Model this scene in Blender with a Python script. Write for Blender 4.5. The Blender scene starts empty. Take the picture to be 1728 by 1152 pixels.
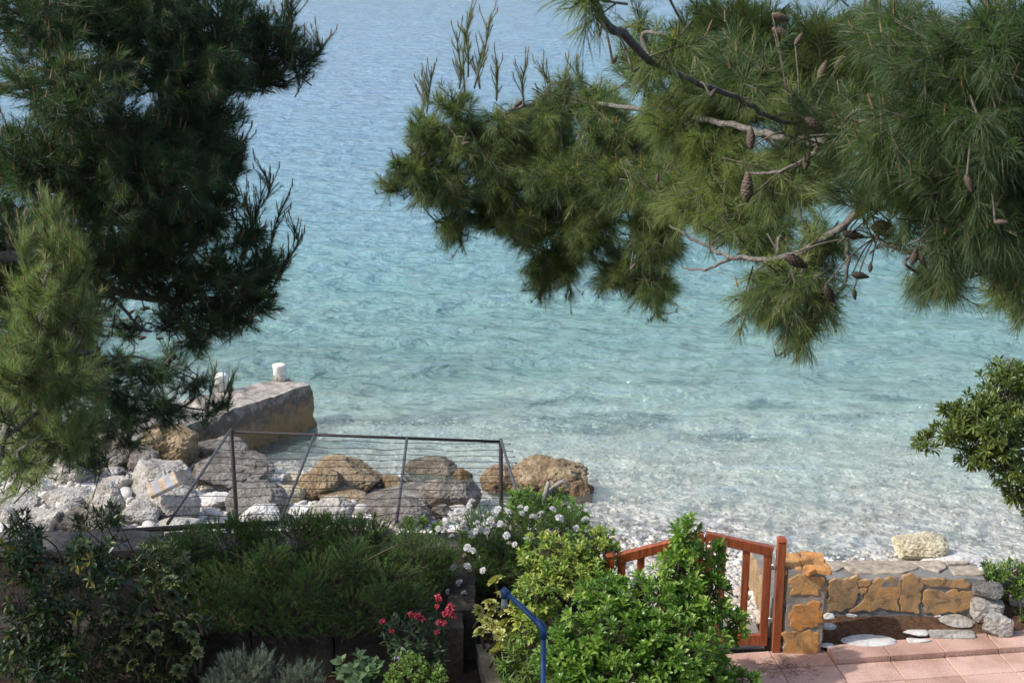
import bpy, bmesh, math, random
import numpy as np
from mathutils import Vector, noise as mnoise

# ------------------------------------------------------------------ camera
HC = 6.1                       # eye height above the patio (a balcony)
PITCH = math.atan(726 / 2400)
scene = bpy.context.scene
COL = scene.collection
cam_d = bpy.data.cameras.new("camera")
cam_d.sensor_width = 36.0
cam_d.lens = 50.0
cam_d.clip_start = 0.05
cam_d.clip_end = 6000
cam_d.dof.use_dof = True
cam_d.dof.focus_distance = 12.5
cam_d.dof.aperture_fstop = 13
cam = bpy.data.objects.new("camera", cam_d)
COL.objects.link(cam)
cam.location = (0, 0, HC)
cam.rotation_euler = (math.pi / 2 - PITCH, 0, 0)
scene.camera = cam

# ------------------------------------------------------------------ light
SUN = Vector((-0.95, -0.28, 0.93)).normalized()
world = bpy.data.worlds.new("World")
scene.world = world
world.use_nodes = True
wn = world.node_tree
bg = wn.nodes['Background']
sky = wn.nodes.new('ShaderNodeTexSky')
sky.sky_type = 'NISHITA'
sky.sun_disc = False
sky.sun_elevation = math.asin(SUN.z)
sky.sun_rotation = math.atan2(SUN.x, SUN.y)
sky.air_density = 1.0
sky.dust_density = 3.0
sky.ozone_density = 1.0
wn.links.new(sky.outputs[0], bg.inputs[0])
bg.inputs[1].default_value = 0.15
sun_d = bpy.data.lights.new("sun", 'SUN')
sun_d.energy = 2.9
sun_d.angle = math.radians(0.9)
sun_d.color = (1.0, 0.945, 0.86)
sun_o = bpy.data.objects.new("sun", sun_d)
COL.objects.link(sun_o)
sun_o.location = (-10, -6, 20)
sun_o.rotation_euler = SUN.to_track_quat('Z', 'Y').to_euler()
vs = scene.view_settings
vs.view_transform = 'Standard'
vs.look = 'None'
vs.exposure = 0.5
vs.gamma = 1.0
vs.use_curve_mapping = False
scene.cycles.max_bounces = 8
scene.cycles.transparent_max_bounces = 12
scene.cycles.use_denoising = True

# ------------------------------------------------------------------ helpers
CP, SP = math.cos(PITCH), math.sin(PITCH)
def ray(u, v):
    xc = (u - 864) / 2400.0; yc = (576 - v) / 2400.0
    return np.array((xc, CP + yc * SP, -SP + yc * CP))
def at(u, v, Y):
    d = ray(u, v); t = Y / d[1]
    return np.array((d[0] * t, Y, HC + d[2] * t))
def dep(u, v, Y):
    return Y / ray(u, v)[1]
def gr(u, v, z):
    d = ray(u, v); t = (z - HC) / d[2]
    return np.array((d[0] * t, d[1] * t, z))
def nrm(a):
    return a / np.maximum(np.linalg.norm(a, axis=-1, keepdims=True), 1e-9)
def tag(o, label=None, cat=None, group=None, kind=None):
    if label: o['label'] = label
    if cat: o['category'] = cat
    if group: o['group'] = group
    if kind: o['kind'] = kind
    return o
def empty(name, loc, label=None, cat=None, group=None):
    o = bpy.data.objects.new(name, None)
    o.empty_display_size = 0.2
    COL.objects.link(o)
    o.location = tuple(float(x) for x in loc)
    return tag(o, label, cat, group)

class Geo:
    """collects faces; build() links them as ONE mesh object (world coordinates)"""
    def __init__(s):
        s.V = []; s.L = []; s.S = []; s.R = []; s.n = 0
    def add(s, V, L, S, R=None):
        V = np.asarray(V, dtype=np.float64).reshape(-1, 3)
        s.V.append(V); s.L.append(np.asarray(L, dtype=np.int64).ravel() + s.n)
        s.S.append(np.asarray(S, dtype=np.int64).ravel())
        if R is None: R = np.zeros(len(V))
        s.R.append(np.broadcast_to(np.asarray(R, dtype=np.float64), (len(V),)))
        s.n += len(V)
    def faces(s, V, F, R=None):
        L = [i for f in F for i in f]
        s.add(V, L, [len(f) for f in F], R)
    def build(s, name, mat, parent=None, smooth=True, attr='rnd', origin=None):
        me = bpy.data.meshes.new(name)
        V = np.concatenate(s.V); L = np.concatenate(s.L); S = np.concatenate(s.S); R = np.concatenate(s.R)
        if parent is not None:
            off = np.array(parent_origin(parent))
        else:
            off = np.array(origin) if origin is not None else np.zeros(3)
        V = V - off
        me.vertices.add(len(V)); me.vertices.foreach_set('co', V.astype(np.float32).ravel())
        me.loops.add(len(L)); me.loops.foreach_set('vertex_index', L.astype(np.int32))
        st = np.concatenate(([0], np.cumsum(S)[:-1]))
        me.polygons.add(len(S)); me.polygons.foreach_set('loop_start', st.astype(np.int32))
        me.polygons.foreach_set('use_smooth', np.full(len(S), smooth, dtype=bool))
        a = me.attributes.new(attr, 'FLOAT', 'POINT')
        a.data.foreach_set('value', R.astype(np.float32))
        me.update(calc_edges=True)
        if mat: me.materials.append(mat)
        o = bpy.data.objects.new(name, me)
        COL.objects.link(o)
        if parent is not None: o.parent = parent
        else: o.location = tuple(float(x) for x in off)
        return o
def parent_origin(p):
    o = np.zeros(3)
    while p is not None:
        o += np.array(p.location); p = p.parent
    return o

def tube(g, pts, rad, sides=6, R=0.0, caps=True):
    pts = np.asarray(pts, dtype=float); n = len(pts)
    rad = np.broadcast_to(np.asarray(rad, dtype=float), (n,))
    T = np.zeros_like(pts); T[1:-1] = pts[2:] - pts[:-2] if n > 2 else T[1:-1]
    T[0] = pts[1] - pts[0]; T[-1] = pts[-1] - pts[-2]; T = nrm(T)
    a = np.array((0, 0, 1.0)) if abs(T[0][2]) < .9 else np.array((1.0, 0, 0))
    U = nrm(np.cross(T[0], a)); V = []
    ang = np.arange(sides) * 2 * math.pi / sides
    for i in range(n):
        U = nrm(U - T[i] * np.dot(U, T[i])); W = np.cross(T[i], U)
        V.append(pts[i] + rad[i] * (np.cos(ang)[:, None] * U + np.sin(ang)[:, None] * W))
    F = []
    for i in range(n - 1):
        for k in range(sides):
            k2 = (k + 1) % sides
            F.append((i * sides + k, i * sides + k2, (i + 1) * sides + k2, (i + 1) * sides + k))
    if caps:
        F.append(tuple(range(sides))[::-1]); F.append(tuple((n - 1) * sides + k for k in range(sides)))
    g.faces(np.concatenate(V), F, R)
def curve(pts, n=8, jit=0.0, rng=None):
    """Catmull-Rom through pts"""
    P = np.asarray(pts, dtype=float)
    P = np.vstack((2 * P[0] - P[1], P, 2 * P[-1] - P[-2])); out = []
    for i in range(1, len(P) - 2):
        for t in np.linspace(0, 1, n, endpoint=False):
            a, b, c, d = P[i - 1], P[i], P[i + 1], P[i + 2]
            out.append(.5 * ((2 * b) + (-a + c) * t + (2 * a - 5 * b + 4 * c - d) * t * t + (-a + 3 * b - 3 * c + d) * t ** 3))
    out.append(P[-2]); out = np.array(out)
    if jit and rng is not None: out[1:-1] += rng.normal(0, jit, out[1:-1].shape)
    return out
def prisms(g, A, B, r0, r1, sides=3, R=0.0):
    A = np.asarray(A); B = np.asarray(B); N = len(A)
    if N == 0: return
    D = nrm(B - A); ref = np.where(np.abs(D[:, 2:3]) < .9, np.array([[0, 0, 1.0]]), np.array([[1.0, 0, 0]]))
    U = nrm(np.cross(D, ref)); W = np.cross(D, U)
    ang = np.arange(sides) * 2 * math.pi / sides
    ring = np.cos(ang)[None, :, None] * U[:, None] + np.sin(ang)[None, :, None] * W[:, None]
    r0 = np.broadcast_to(np.asarray(r0, float), (N,))[:, None, None]; r1 = np.broadcast_to(np.asarray(r1, float), (N,))[:, None, None]
    V = np.concatenate((A[:, None] + ring * r0, B[:, None] + ring * r1), 1)
    f = []
    for k in range(sides):
        k2 = (k + 1) % sides
        f += [k, k2, sides + k2, sides + k]
    L = (np.array(f)[None] + (np.arange(N) * 2 * sides)[:, None]).ravel()
    Rr = np.repeat(np.broadcast_to(np.asarray(R, float), (N,)), 2 * sides)
    g.add(V.reshape(-1, 3), L, np.full(N * sides, 4), Rr)
def frames(D, rng, up=None):
    N = len(D)
    a = rng.normal(0, 1, (N, 3)) if up is None else up
    U = nrm(np.cross(D, a)); W = np.cross(D, U)
    return U, W
def inst(g, TV, TF, P, X, Y, Z, sc, R):
    """copies of a template mesh baked into g; X,Y,Z are axis arrays, sc (N,3)"""
    TV = np.asarray(TV, float); N = len(P); k = len(TV)
    s = np.asarray(sc, float)
    V = P[:, None] + X[:, None] * (TV[None, :, 0:1] * s[:, None, 0:1]) + Y[:, None] * (TV[None, :, 1:2] * s[:, None, 1:2]) + Z[:, None] * (TV[None, :, 2:3] * s[:, None, 2:3])
    l = np.array([i for f in TF for i in f]); sz = np.array([len(f) for f in TF])
    g.add(V.reshape(-1, 3), (l[None] + (np.arange(N) * k)[:, None]).ravel(), np.tile(sz, N), np.repeat(R, k))
# leaf template: along +Y length 1, width along X 1, normal +Z
def leaf_tmpl(wide=.55, fold=.16, curl=-.12, tipw=.8):
    V = [(0, 0, 0), (-.5 * .75, wide * .6, fold * .6), (-.5 * tipw, wide * 1.25, fold * .7 + curl * .4), (0, 1, curl), (.5 * tipw, wide * 1.25, fold * .7 + curl * .4), (.5 * .75, wide * .6, fold * .6), (0, .38, 0), (0, .72, curl * .35)]
    V = [(x, min(y, .93), z) if i not in (3,) else (x, y, z) for i, (x, y, z) in enumerate(V)]
    F = [(0, 5, 6), (0, 6, 1), (6, 5, 4, 7), (1, 6, 7, 2), (7, 4, 3), (2, 7, 3)]
    return V, F
LEAF_OVAL = leaf_tmpl(.5, .14, -.14, .78)
LEAF_OBOV = leaf_tmpl(.6, .12, -.1, 1.0)      # widest near the tip
LEAF_LANCE = leaf_tmpl(.32, .10, -.16, .9)
def leaves(g, P, D, L, W, rng, tmpl=LEAF_OVAL, upbias=1.0, R=None):
    N = len(P)
    ref = np.array([[0, 0, 1.0]]) * upbias + rng.normal(0, .45, (N, 3))
    X = nrm(np.cross(D, ref)); Z = np.cross(X, D)
    L = np.broadcast_to(L, (N,)); W = np.broadcast_to(W, (N,))
    if R is None: R = rng.uniform(0, 1, N)
    inst(g, tmpl[0], tmpl[1], P, X, D, Z, np.stack((W, L, L), 1), R)
def ball(n, rng, lo=.0, hi=1.0):
    d = nrm(rng.normal(0, 1, (n, 3)))
    return d * (lo ** 3 + (hi ** 3 - lo ** 3) * rng.uniform(0, 1, (n, 1))) ** (1 / 3)
def blob(b):
    """(px,py,Y,rx px,ry px,depth m) -> centre, radii"""
    u, v, Y, rx, ry, rd = b
    t = dep(u, v, Y) / 2400.0
    return at(u, v, Y), np.array((rx * t, rd, ry * t))

# ------------------------------------------------------------------ materials
def newmat(name):
    m = bpy.data.materials.new(name); m.use_nodes = True
    nt = m.node_tree; nt.nodes.clear()
    out = nt.nodes.new('ShaderNodeOutputMaterial')
    return m, nt, out
def N(nt, t, **k):
    n = nt.nodes.new(t)
    for a, b in k.items(): setattr(n, a, b)
    return n
def ramp(nt, stops, interp='LINEAR'):
    r = N(nt, 'ShaderNodeValToRGB'); r.color_ramp.interpolation = interp
    e = r.color_ramp.elements
    while len(e) < len(stops): e.new(.5)
    for i, (p, c) in enumerate(stops):
        e[i].position = p; e[i].color = (*c, 1) if len(c) == 3 else c
    return r
def leafmat(name, stops, rough=.45, trans=.3, tcol=None, spec=.5):
    m, nt, out = newmat(name)
    a = N(nt, 'ShaderNodeAttribute', attribute_name='rnd'); r = ramp(nt, stops)
    nt.links.new(a.outputs['Fac'], r.inputs[0])
    p = N(nt, 'ShaderNodeBsdfPrincipled'); p.inputs['Roughness'].default_value = rough
    p.inputs['Specular IOR Level'].default_value = spec
    nt.links.new(r.outputs[0], p.inputs['Base Color'])
    t = N(nt, 'ShaderNodeBsdfTranslucent')
    mx = N(nt, 'ShaderNodeMix', data_type='RGBA', blend_type='MULTIPLY'); mx.inputs[0].default_value = 1
    nt.links.new(r.outputs[0], mx.inputs[6]); mx.inputs[7].default_value = (*(tcol or (1.7, 1.9, .9)), 1)
    nt.links.new(mx.outputs[2], t.inputs[0])
    s = N(nt, 'ShaderNodeMixShader'); s.inputs[0].default_value = trans
    nt.links.new(p.outputs[0], s.inputs[1]); nt.links.new(t.outputs[0], s.inputs[2])
    nt.links.new(s.outputs[0], out.inputs[0])
    return m
def stonemat(name, stops, scale=3.0, pit=.35, pitscale=16, bump=.5, rough=.85, speck=None, band=None, coord='Object'):
    """noise-coloured rock with dark pits; band = (z0, z1, colour) is a tide stain (world height)"""
    m, nt, out = newmat(name)
    tc = N(nt, 'ShaderNodeTexCoord')
    n1 = N(nt, 'ShaderNodeTexNoise'); n1.inputs['Scale'].default_value = scale; n1.inputs['Detail'].default_value = 8; n1.inputs['Roughness'].default_value = .62
    nt.links.new(tc.outputs[coord], n1.inputs['Vector'])
    r = ramp(nt, stops); nt.links.new(n1.outputs['Fac'], r.inputs[0])
    n2 = N(nt, 'ShaderNodeTexNoise'); n2.inputs['Scale'].default_value = pitscale; n2.inputs['Detail'].default_value = 6; n2.inputs['Roughness'].default_value = .7
    nt.links.new(tc.outputs[coord], n2.inputs['Vector'])
    r2 = ramp(nt, [(.36, (1 - pit,) * 3), (.50, (1, 1, 1)), (.64, (1.0, 1.0, 1.0)), (.74, (1 + pit * .35,) * 3)])
    nt.links.new(n2.outputs['Fac'], r2.inputs[0])
    mx = N(nt, 'ShaderNodeMix', data_type='RGBA', blend_type='MULTIPLY'); mx.inputs[0].default_value = 1
    nt.links.new(r.outputs[0], mx.inputs[6]); nt.links.new(r2.outputs[0], mx.inputs[7])
    last = mx.outputs[2]
    if band:
        ge = N(nt, 'ShaderNodeNewGeometry'); sx = N(nt, 'ShaderNodeSeparateXYZ'); nt.links.new(ge.outputs['Position'], sx.inputs[0])
        ad = N(nt, 'ShaderNodeMath', operation='MULTIPLY_ADD'); nt.links.new(n1.outputs['Fac'], ad.inputs[0]); ad.inputs[1].default_value = .5; nt.links.new(sx.outputs[2], ad.inputs[2])
        mr = N(nt, 'ShaderNodeMapRange'); mr.inputs[1].default_value = band[0] + .25; mr.inputs[2].default_value = band[1] + .25; mr.inputs[3].default_value = 1; mr.inputs[4].default_value = 0
        nt.links.new(ad.outputs[0], mr.inputs[0])
        mb = N(nt, 'ShaderNodeMix', data_type='RGBA', blend_type='MULTIPLY'); nt.links.new(mr.outputs[0], mb.inputs[0])
        nt.links.new(last, mb.inputs[6]); mb.inputs[7].default_value = (*band[2], 1); last = mb.outputs[2]
    p = N(nt, 'ShaderNodeBsdfPrincipled'); p.inputs['Roughness'].default_value = rough
    p.inputs['Specular IOR Level'].default_value = .3
    nt.links.new(last, p.inputs['Base Color'])
    ad = N(nt, 'ShaderNodeMath', operation='ADD'); nt.links.new(n1.outputs['Fac'], ad.inputs[0]); nt.links.new(n2.outputs['Fac'], ad.inputs[1])
    b = N(nt, 'ShaderNodeBump'); b.inputs['Strength'].default_value = bump; b.inputs['Distance'].default_value = .06
    nt.links.new(ad.outputs[0], b.inputs['Height']); nt.links.new(b.outputs[0], p.inputs['Normal'])
    nt.links.new(p.outputs[0], out.inputs[0])
    return m
def rndmat(name, stops, rough=.8, nscale=30, namp=.25, bump=.2):
    """colour by the per-piece 'rnd' attribute, with fine grain"""
    m, nt, out = newmat(name)
    a = N(nt, 'ShaderNodeAttribute', attribute_name='rnd'); r = ramp(nt, stops); nt.links.new(a.outputs['Fac'], r.inputs[0])
    tc = N(nt, 'ShaderNodeTexCoord'); n = N(nt, 'ShaderNodeTexNoise'); n.inputs['Scale'].default_value = nscale; n.inputs['Detail'].default_value = 6
    nt.links.new(tc.outputs['Object'], n.inputs['Vector'])
    r2 = ramp(nt, [(.3, (1 - namp,) * 3), (.7, (1 + namp * .6,) * 3)]); nt.links.new(n.outputs['Fac'], r2.inputs[0])
    mx = N(nt, 'ShaderNodeMix', data_type='RGBA', blend_type='MULTIPLY'); mx.inputs[0].default_value = 1
    nt.links.new(r.outputs[0], mx.inputs[6]); nt.links.new(r2.outputs[0], mx.inputs[7])
    p = N(nt, 'ShaderNodeBsdfPrincipled'); p.inputs['Roughness'].default_value = rough; p.inputs['Specular IOR Level'].default_value = .3
    nt.links.new(mx.outputs[2], p.inputs['Base Color'])
    b = N(nt, 'ShaderNodeBump'); b.inputs['Strength'].default_value = bump; b.inputs['Distance'].default_value = .02
    nt.links.new(n.outputs['Fac'], b.inputs['Height']); nt.links.new(b.outputs[0], p.inputs['Normal'])
    nt.links.new(p.outputs[0], out.inputs[0])
    return m
def splitstone(name, stops):
    """split face stone: own hue per stone, rusty and cream patches, fine grain"""
    m, nt, out = newmat(name)
    a = N(nt, 'ShaderNodeAttribute', attribute_name='rnd'); r = ramp(nt, stops); nt.links.new(a.outputs['Fac'], r.inputs[0])
    tc = N(nt, 'ShaderNodeTexCoord')
    n = N(nt, 'ShaderNodeTexNoise'); n.inputs['Scale'].default_value = 6; n.inputs['Detail'].default_value = 10; n.inputs['Roughness'].default_value = .7; n.inputs['Distortion'].default_value = .6
    nt.links.new(tc.outputs['Object'], n.inputs['Vector'])
    pr = ramp(nt, [(.34, (.40, .37, .34)), (.43, (.78, .77, .76)), (.50, (1, 1, 1)), (.57, (1.2, .98, .72)), (.66, (1.3, 1.4, 1.5))]); nt.links.new(n.outputs['Fac'], pr.inputs[0])
    g2 = N(nt, 'ShaderNodeTexNoise'); g2.inputs['Scale'].default_value = 90; g2.inputs['Detail'].default_value = 8; g2.inputs['Roughness'].default_value = .8; nt.links.new(tc.outputs['Object'], g2.inputs['Vector'])
    gr2 = ramp(nt, [(.3, (.72, .72, .72)), (.5, (1, 1, 1)), (.7, (1.18, 1.18, 1.18))]); nt.links.new(g2.outputs['Fac'], gr2.inputs[0])
    m1 = N(nt, 'ShaderNodeMix', data_type='RGBA', blend_type='MULTIPLY'); m1.inputs[0].default_value = 1
    m2 = N(nt, 'ShaderNodeMix', data_type='RGBA', blend_type='MULTIPLY'); m2.inputs[0].default_value = 1
    nt.links.new(r.outputs[0], m1.inputs[6]); nt.links.new(pr.outputs[0], m1.inputs[7]); nt.links.new(m1.outputs[2], m2.inputs[6]); nt.links.new(gr2.outputs[0], m2.inputs[7])
    p = N(nt, 'ShaderNodeBsdfPrincipled'); p.inputs['Roughness'].default_value = .9; p.inputs['Specular IOR Level'].default_value = .2; nt.links.new(m2.outputs[2], p.inputs['Base Color'])
    ad = N(nt, 'ShaderNodeMath', operation='MULTIPLY_ADD'); nt.links.new(g2.outputs['Fac'], ad.inputs[0]); ad.inputs[1].default_value = .35; nt.links.new(n.outputs['Fac'], ad.inputs[2])
    b = N(nt, 'ShaderNodeBump'); b.inputs['Strength'].default_value = .8; b.inputs['Distance'].default_value = .04; nt.links.new(ad.outputs[0], b.inputs['Height']); nt.links.new(b.outputs[0], p.inputs['Normal'])
    nt.links.new(p.outputs[0], out.inputs[0]); return m
def plain(name, col, rough=.5, metal=0.0, var=.15, scale=20):
    return stonemat(name, [(.3, tuple(c * (1 - var) for c in col)), (.7, tuple(min(1, c * (1 + var)) for c in col))], scale, .12, scale * 3, .12, rough) if not metal else _metal(name, col, rough, metal)
def _metal(name, col, rough, metal):
    m, nt, out = newmat(name); p = N(nt, 'ShaderNodeBsdfPrincipled')
    p.inputs['Base Color'].default_value = (*col, 1); p.inputs['Roughness'].default_value = rough; p.inputs['Metallic'].default_value = metal
    nt.links.new(p.outputs[0], out.inputs[0]); return m

M = {}
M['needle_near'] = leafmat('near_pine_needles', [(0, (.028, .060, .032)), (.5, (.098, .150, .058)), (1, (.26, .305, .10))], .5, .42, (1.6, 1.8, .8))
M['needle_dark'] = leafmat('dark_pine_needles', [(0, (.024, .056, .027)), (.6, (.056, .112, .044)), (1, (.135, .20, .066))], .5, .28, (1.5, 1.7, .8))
M['needle_young'] = leafmat('young_pine_needles', [(0, (.11, .165, .065)), (.5, (.205, .28, .105)), (1, (.32, .37, .15))], .5, .3, (1.4, 1.6, .9))
M['bark'] = stonemat('pine_bark', [(.3, (.11, .10, .09)), (.7, (.29, .275, .255))], 30, .4, 60, .6)
M['twig'] = stonemat('pine_twig', [(.3, (.075, .065, .05)), (.7, (.17, .155, .13))], 30, .3, 60, .3)
M['cone'] = rndmat('pine_cone', [(0, (.05, .04, .032)), (.5, (.115, .088, .068)), (1, (.20, .145, .105))], .7, 60, .3)
M['candle'] = rndmat('shoot_tip', [(0, (.17, .085, .045)), (1, (.27, .19, .095))], .7)
M['limestone'] = stonemat('limestone', [(.30, (.26, .24, .215)), (.43, (.48, .45, .41)), (.56, (.62, .595, .55)), (.75, (.74, .715, .67))], 4.5, .55, 26, 1.0)
M['greystone'] = stonemat('grey_stone', [(.30, (.135, .125, .115)), (.5, (.27, .255, .235)), (.72, (.48, .46, .43))], 4.5, .55, 28, 1.0, band=(-1.9, -1.6, (.75, .68, .55)))
M['ochre'] = stonemat('ochre_stone', [(.30, (.17, .12, .07)), (.5, (.36, .27, .165)), (.7, (.54, .44, .30))], 4.5, .6, 26, 1.0, band=(-2.0, -1.75, (.6, .52, .42)))
M['brownstone'] = stonemat('brown_stone', [(.30, (.095, .082, .068)), (.5, (.245, .222, .195)), (.72, (.47, .44, .40))], 4.5, .55, 28, 1.0, band=(-1.95, -1.6, (.65, .52, .36)))
M['creamstone'] = stonemat('cream_stone', [(.3, (.36, .31, .20)), (.5, (.58, .52, .37)), (.7, (.70, .65, .50))], 4, .5, 20, .8)
M['whitestone'] = stonemat('white_stone', [(.3, (.50, .48, .45)), (.6, (.68, .665, .64)), (.8, (.76, .75, .72))], 5, .2, 25, .35)
M['pebble'] = rndmat('pebbles', [(0, (.28, .245, .20)), (.25, (.44, .40, .345)), (.6, (.56, .53, .48)), (1, (.70, .68, .65))], .85, 40, .15)
M['seastone'] = rndmat('sea_stones', [(0, (.56, .53, .48)), (.3, (.70, .67, .61)), (.6, (.78, .75, .70)), (1, (.86, .84, .80))], .9, 8, .25)
M['concrete'] = stonemat('concrete', [(.3, (.30, .285, .26)), (.7, (.46, .44, .41))], 5, .25, 40, .3)
M['kerb'] = stonemat('kerb_concrete', [(.3, (.16, .13, .095)), (.7, (.28, .235, .175))], 7, .3, 40, .4)
M['warm_mortar'] = stonemat('warm_mortar', [(.3, (.27, .235, .195)), (.7, (.43, .385, .33))], 9, .3, 60, .6)
M['mortar'] = stonemat('mortar', [(.3, (.19, .185, .18)), (.7, (.31, .30, .285))], 9, .3, 60, .6)
M['wallstone'] = splitstone('ochre_wall_stone', [(0, (.37, .275, .18)), (.35, (.43, .285, .15)), (.7, (.54, .33, .15)), (1, (.60, .30, .11))])
M['coping'] = rndmat('coping_stone', [(0, (.29, .25, .20)), (.5, (.37, .315, .25)), (.8, (.40, .35, .29)), (1, (.64, .33, .12))], .8, 14, .45, .7)
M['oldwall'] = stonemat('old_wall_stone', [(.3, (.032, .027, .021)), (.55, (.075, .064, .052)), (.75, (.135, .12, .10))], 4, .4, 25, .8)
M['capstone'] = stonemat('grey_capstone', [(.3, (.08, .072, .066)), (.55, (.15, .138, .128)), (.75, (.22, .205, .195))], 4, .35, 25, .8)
M['soil'] = stonemat('soil', [(.3, (.030, .020, .013)), (.6, (.065, .042, .027)), (.8, (.10, .07, .045))], 12, .5, 60, .9)
M['redsoil'] = stonemat('bark_soil', [(.3, (.10, .055, .032)), (.55, (.25, .135, .078)), (.8, (.40, .25, .15))], 22, .5, 90, 1.0)
M['gatewood'] = None
M['iron'] = stonemat('painted_iron', [(.3, (.016, .013, .014)), (.6, (.030, .024, .025)), (.8, (.07, .045, .035))], 20, .3, 60, .25, .5)
M['bar'] = stonemat('grey_iron', [(.3, (.05, .047, .052)), (.7, (.11, .10, .11))], 14, .3, 60, .25, .5)
M['bluepipe'] = stonemat('blue_pipe', [(.3, (.010, .042, .13)), (.7, (.018, .072, .20))], 12, .3, 50, .1, .32)
M['stem'] = stonemat('plant_stem', [(.3, (.06, .05, .03)), (.7, (.14, .12, .08))], 30, .3, 70, .4)
M['driftwood'] = stonemat('bleached_wood', [(.3, (.22, .195, .175)), (.7, (.40, .37, .35))], 16, .4, 60, .5)
M['pitto'] = leafmat('glossy_leaves', [(0, (.050, .115, .020)), (.5, (.115, .22, .034)), (.8, (.21, .33, .055)), (1, (.34, .44, .11))], .30, .34, (1.5, 1.7, .6))
M['pittodark'] = leafmat('dark_glossy_leaves', [(0, (.026, .050, .014)), (.6, (.055, .085, .020)), (.92, (.095, .13, .030)), (1, (.28, .25, .07))], .34, .24, (1.5, 1.6, .6))
M['seaside'] = leafmat('seaside_leaves', [(0, (.045, .080, .018)), (.6, (.10, .145, .030)), (.92, (.17, .21, .05)), (1, (.38, .34, .10))], .34, .28, (1.5, 1.6, .6))
M['yellowgreen'] = leafmat('yellow_green_leaves', [(0, (.085, .16, .026)), (.4, (.18, .28, .042)), (.75, (.35, .42, .085)), (1, (.52, .52, .17))], .35, .3, (1.3, 1.4, .6))
M['rosemary'] = leafmat('rosemary_needles', [(0, (.040, .090, .022)), (.6, (.085, .175, .036)), (1, (.18, .28, .065))], .6, .2)
M['lavender'] = leafmat('lavender_leaves', [(0, (.11, .155, .11)), (.6, (.19, .25, .18)), (1, (.28, .34, .25))], .7, .25, (1.2, 1.3, 1))
M['feather'] = leafmat('feathery_leaves', [(0, (.045, .11, .028)), (.6, (.09, .19, .042)), (1, (.17, .27, .07))], .6, .25)
M['varieg'] = leafmat('variegated_leaves', [(0, (.018, .040, .014)), (.55, (.035, .07, .02)), (.78, (.05, .09, .022)), (.84, (.20, .18, .03)), (1, (.32, .27, .05))], .35, .2)
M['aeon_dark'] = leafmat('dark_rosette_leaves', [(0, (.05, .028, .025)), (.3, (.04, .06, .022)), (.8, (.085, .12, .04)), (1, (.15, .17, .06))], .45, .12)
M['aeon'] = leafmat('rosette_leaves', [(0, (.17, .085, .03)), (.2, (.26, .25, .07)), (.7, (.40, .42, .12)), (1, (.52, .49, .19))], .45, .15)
M['broad'] = leafmat('grey_green_leaves', [(0, (.055, .10, .045)), (.6, (.095, .16, .07)), (1, (.15, .22, .10))], .5, .25)
M['lime'] = leafmat('lime_leaves', [(0, (.08, .15, .025)), (.6, (.15, .24, .045)), (1, (.23, .32, .07))], .5, .3)
M['valer'] = leafmat('valerian_leaves', [(0, (.030, .070, .028)), (.6, (.06, .115, .045)), (1, (.10, .16, .065))], .5, .25)
M['white_petal'] = leafmat('white_petals', [(0, (.66, .66, .66)), (.8, (.80, .80, .80)), (1, (.72, .70, .58))], .6, .3, (1, 1, 1))
M['faded_petal'] = leafmat('faded_petals', [(0, (.45, .36, .28)), (1, (.60, .53, .44))], .7, .2, (1, 1, 1))
M['red_petal'] = leafmat('red_petals', [(0, (.34, .018, .035)), (.7, (.50, .045, .07)), (1, (.62, .12, .13))], .6, .25, (1.1, 1, 1))
M['lilac_petal'] = leafmat('lilac_petals', [(0, (.45, .25, .55)), (1, (.6, .4, .68))], .6, .3, (1, 1, 1))
M['bollard'] = stonemat('white_bollard_paint', [(.3, (.66, .64, .60)), (.7, (.80, .79, .77))], 8, .18, 30, .4, .7, band=(-1.23, -1.13, (.30, .25, .20)))
M['brass'] = _metal('brass', (.62, .50, .30), .4, .9)
M['steel'] = _metal('steel', (.5, .5, .5), .35, .9)

def woodmat():
    m, nt, out = newmat('varnished_red_wood')
    tc = N(nt, 'ShaderNodeTexCoord'); mp = N(nt, 'ShaderNodeMapping'); mp.inputs['Scale'].default_value = (26, 26, 2.2)
    nt.links.new(tc.outputs['Object'], mp.inputs[0])
    n = N(nt, 'ShaderNodeTexNoise'); n.inputs['Scale'].default_value = 1.6; n.inputs['Detail'].default_value = 7; n.inputs['Distortion'].default_value = .4
    nt.links.new(mp.outputs[0], n.inputs['Vector'])
    r = ramp(nt, [(.28, (.15, .034, .012)), (.5, (.28, .070, .023)), (.72, (.41, .12, .042))]); nt.links.new(n.outputs['Fac'], r.inputs[0])
    p = N(nt, 'ShaderNodeBsdfPrincipled'); p.inputs['Roughness'].default_value = .38
    nt.links.new(r.outputs[0], p.inputs['Base Color'])
    b = N(nt, 'ShaderNodeBump'); b.inputs['Strength'].default_value = .15; b.inputs['Distance'].default_value = .004
    nt.links.new(n.outputs['Fac'], b.inputs['Height']); nt.links.new(b.outputs[0], p.inputs['Normal'])
    nt.links.new(p.outputs[0], out.inputs[0]); return m
M['gatewood'] = woodmat()

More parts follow.
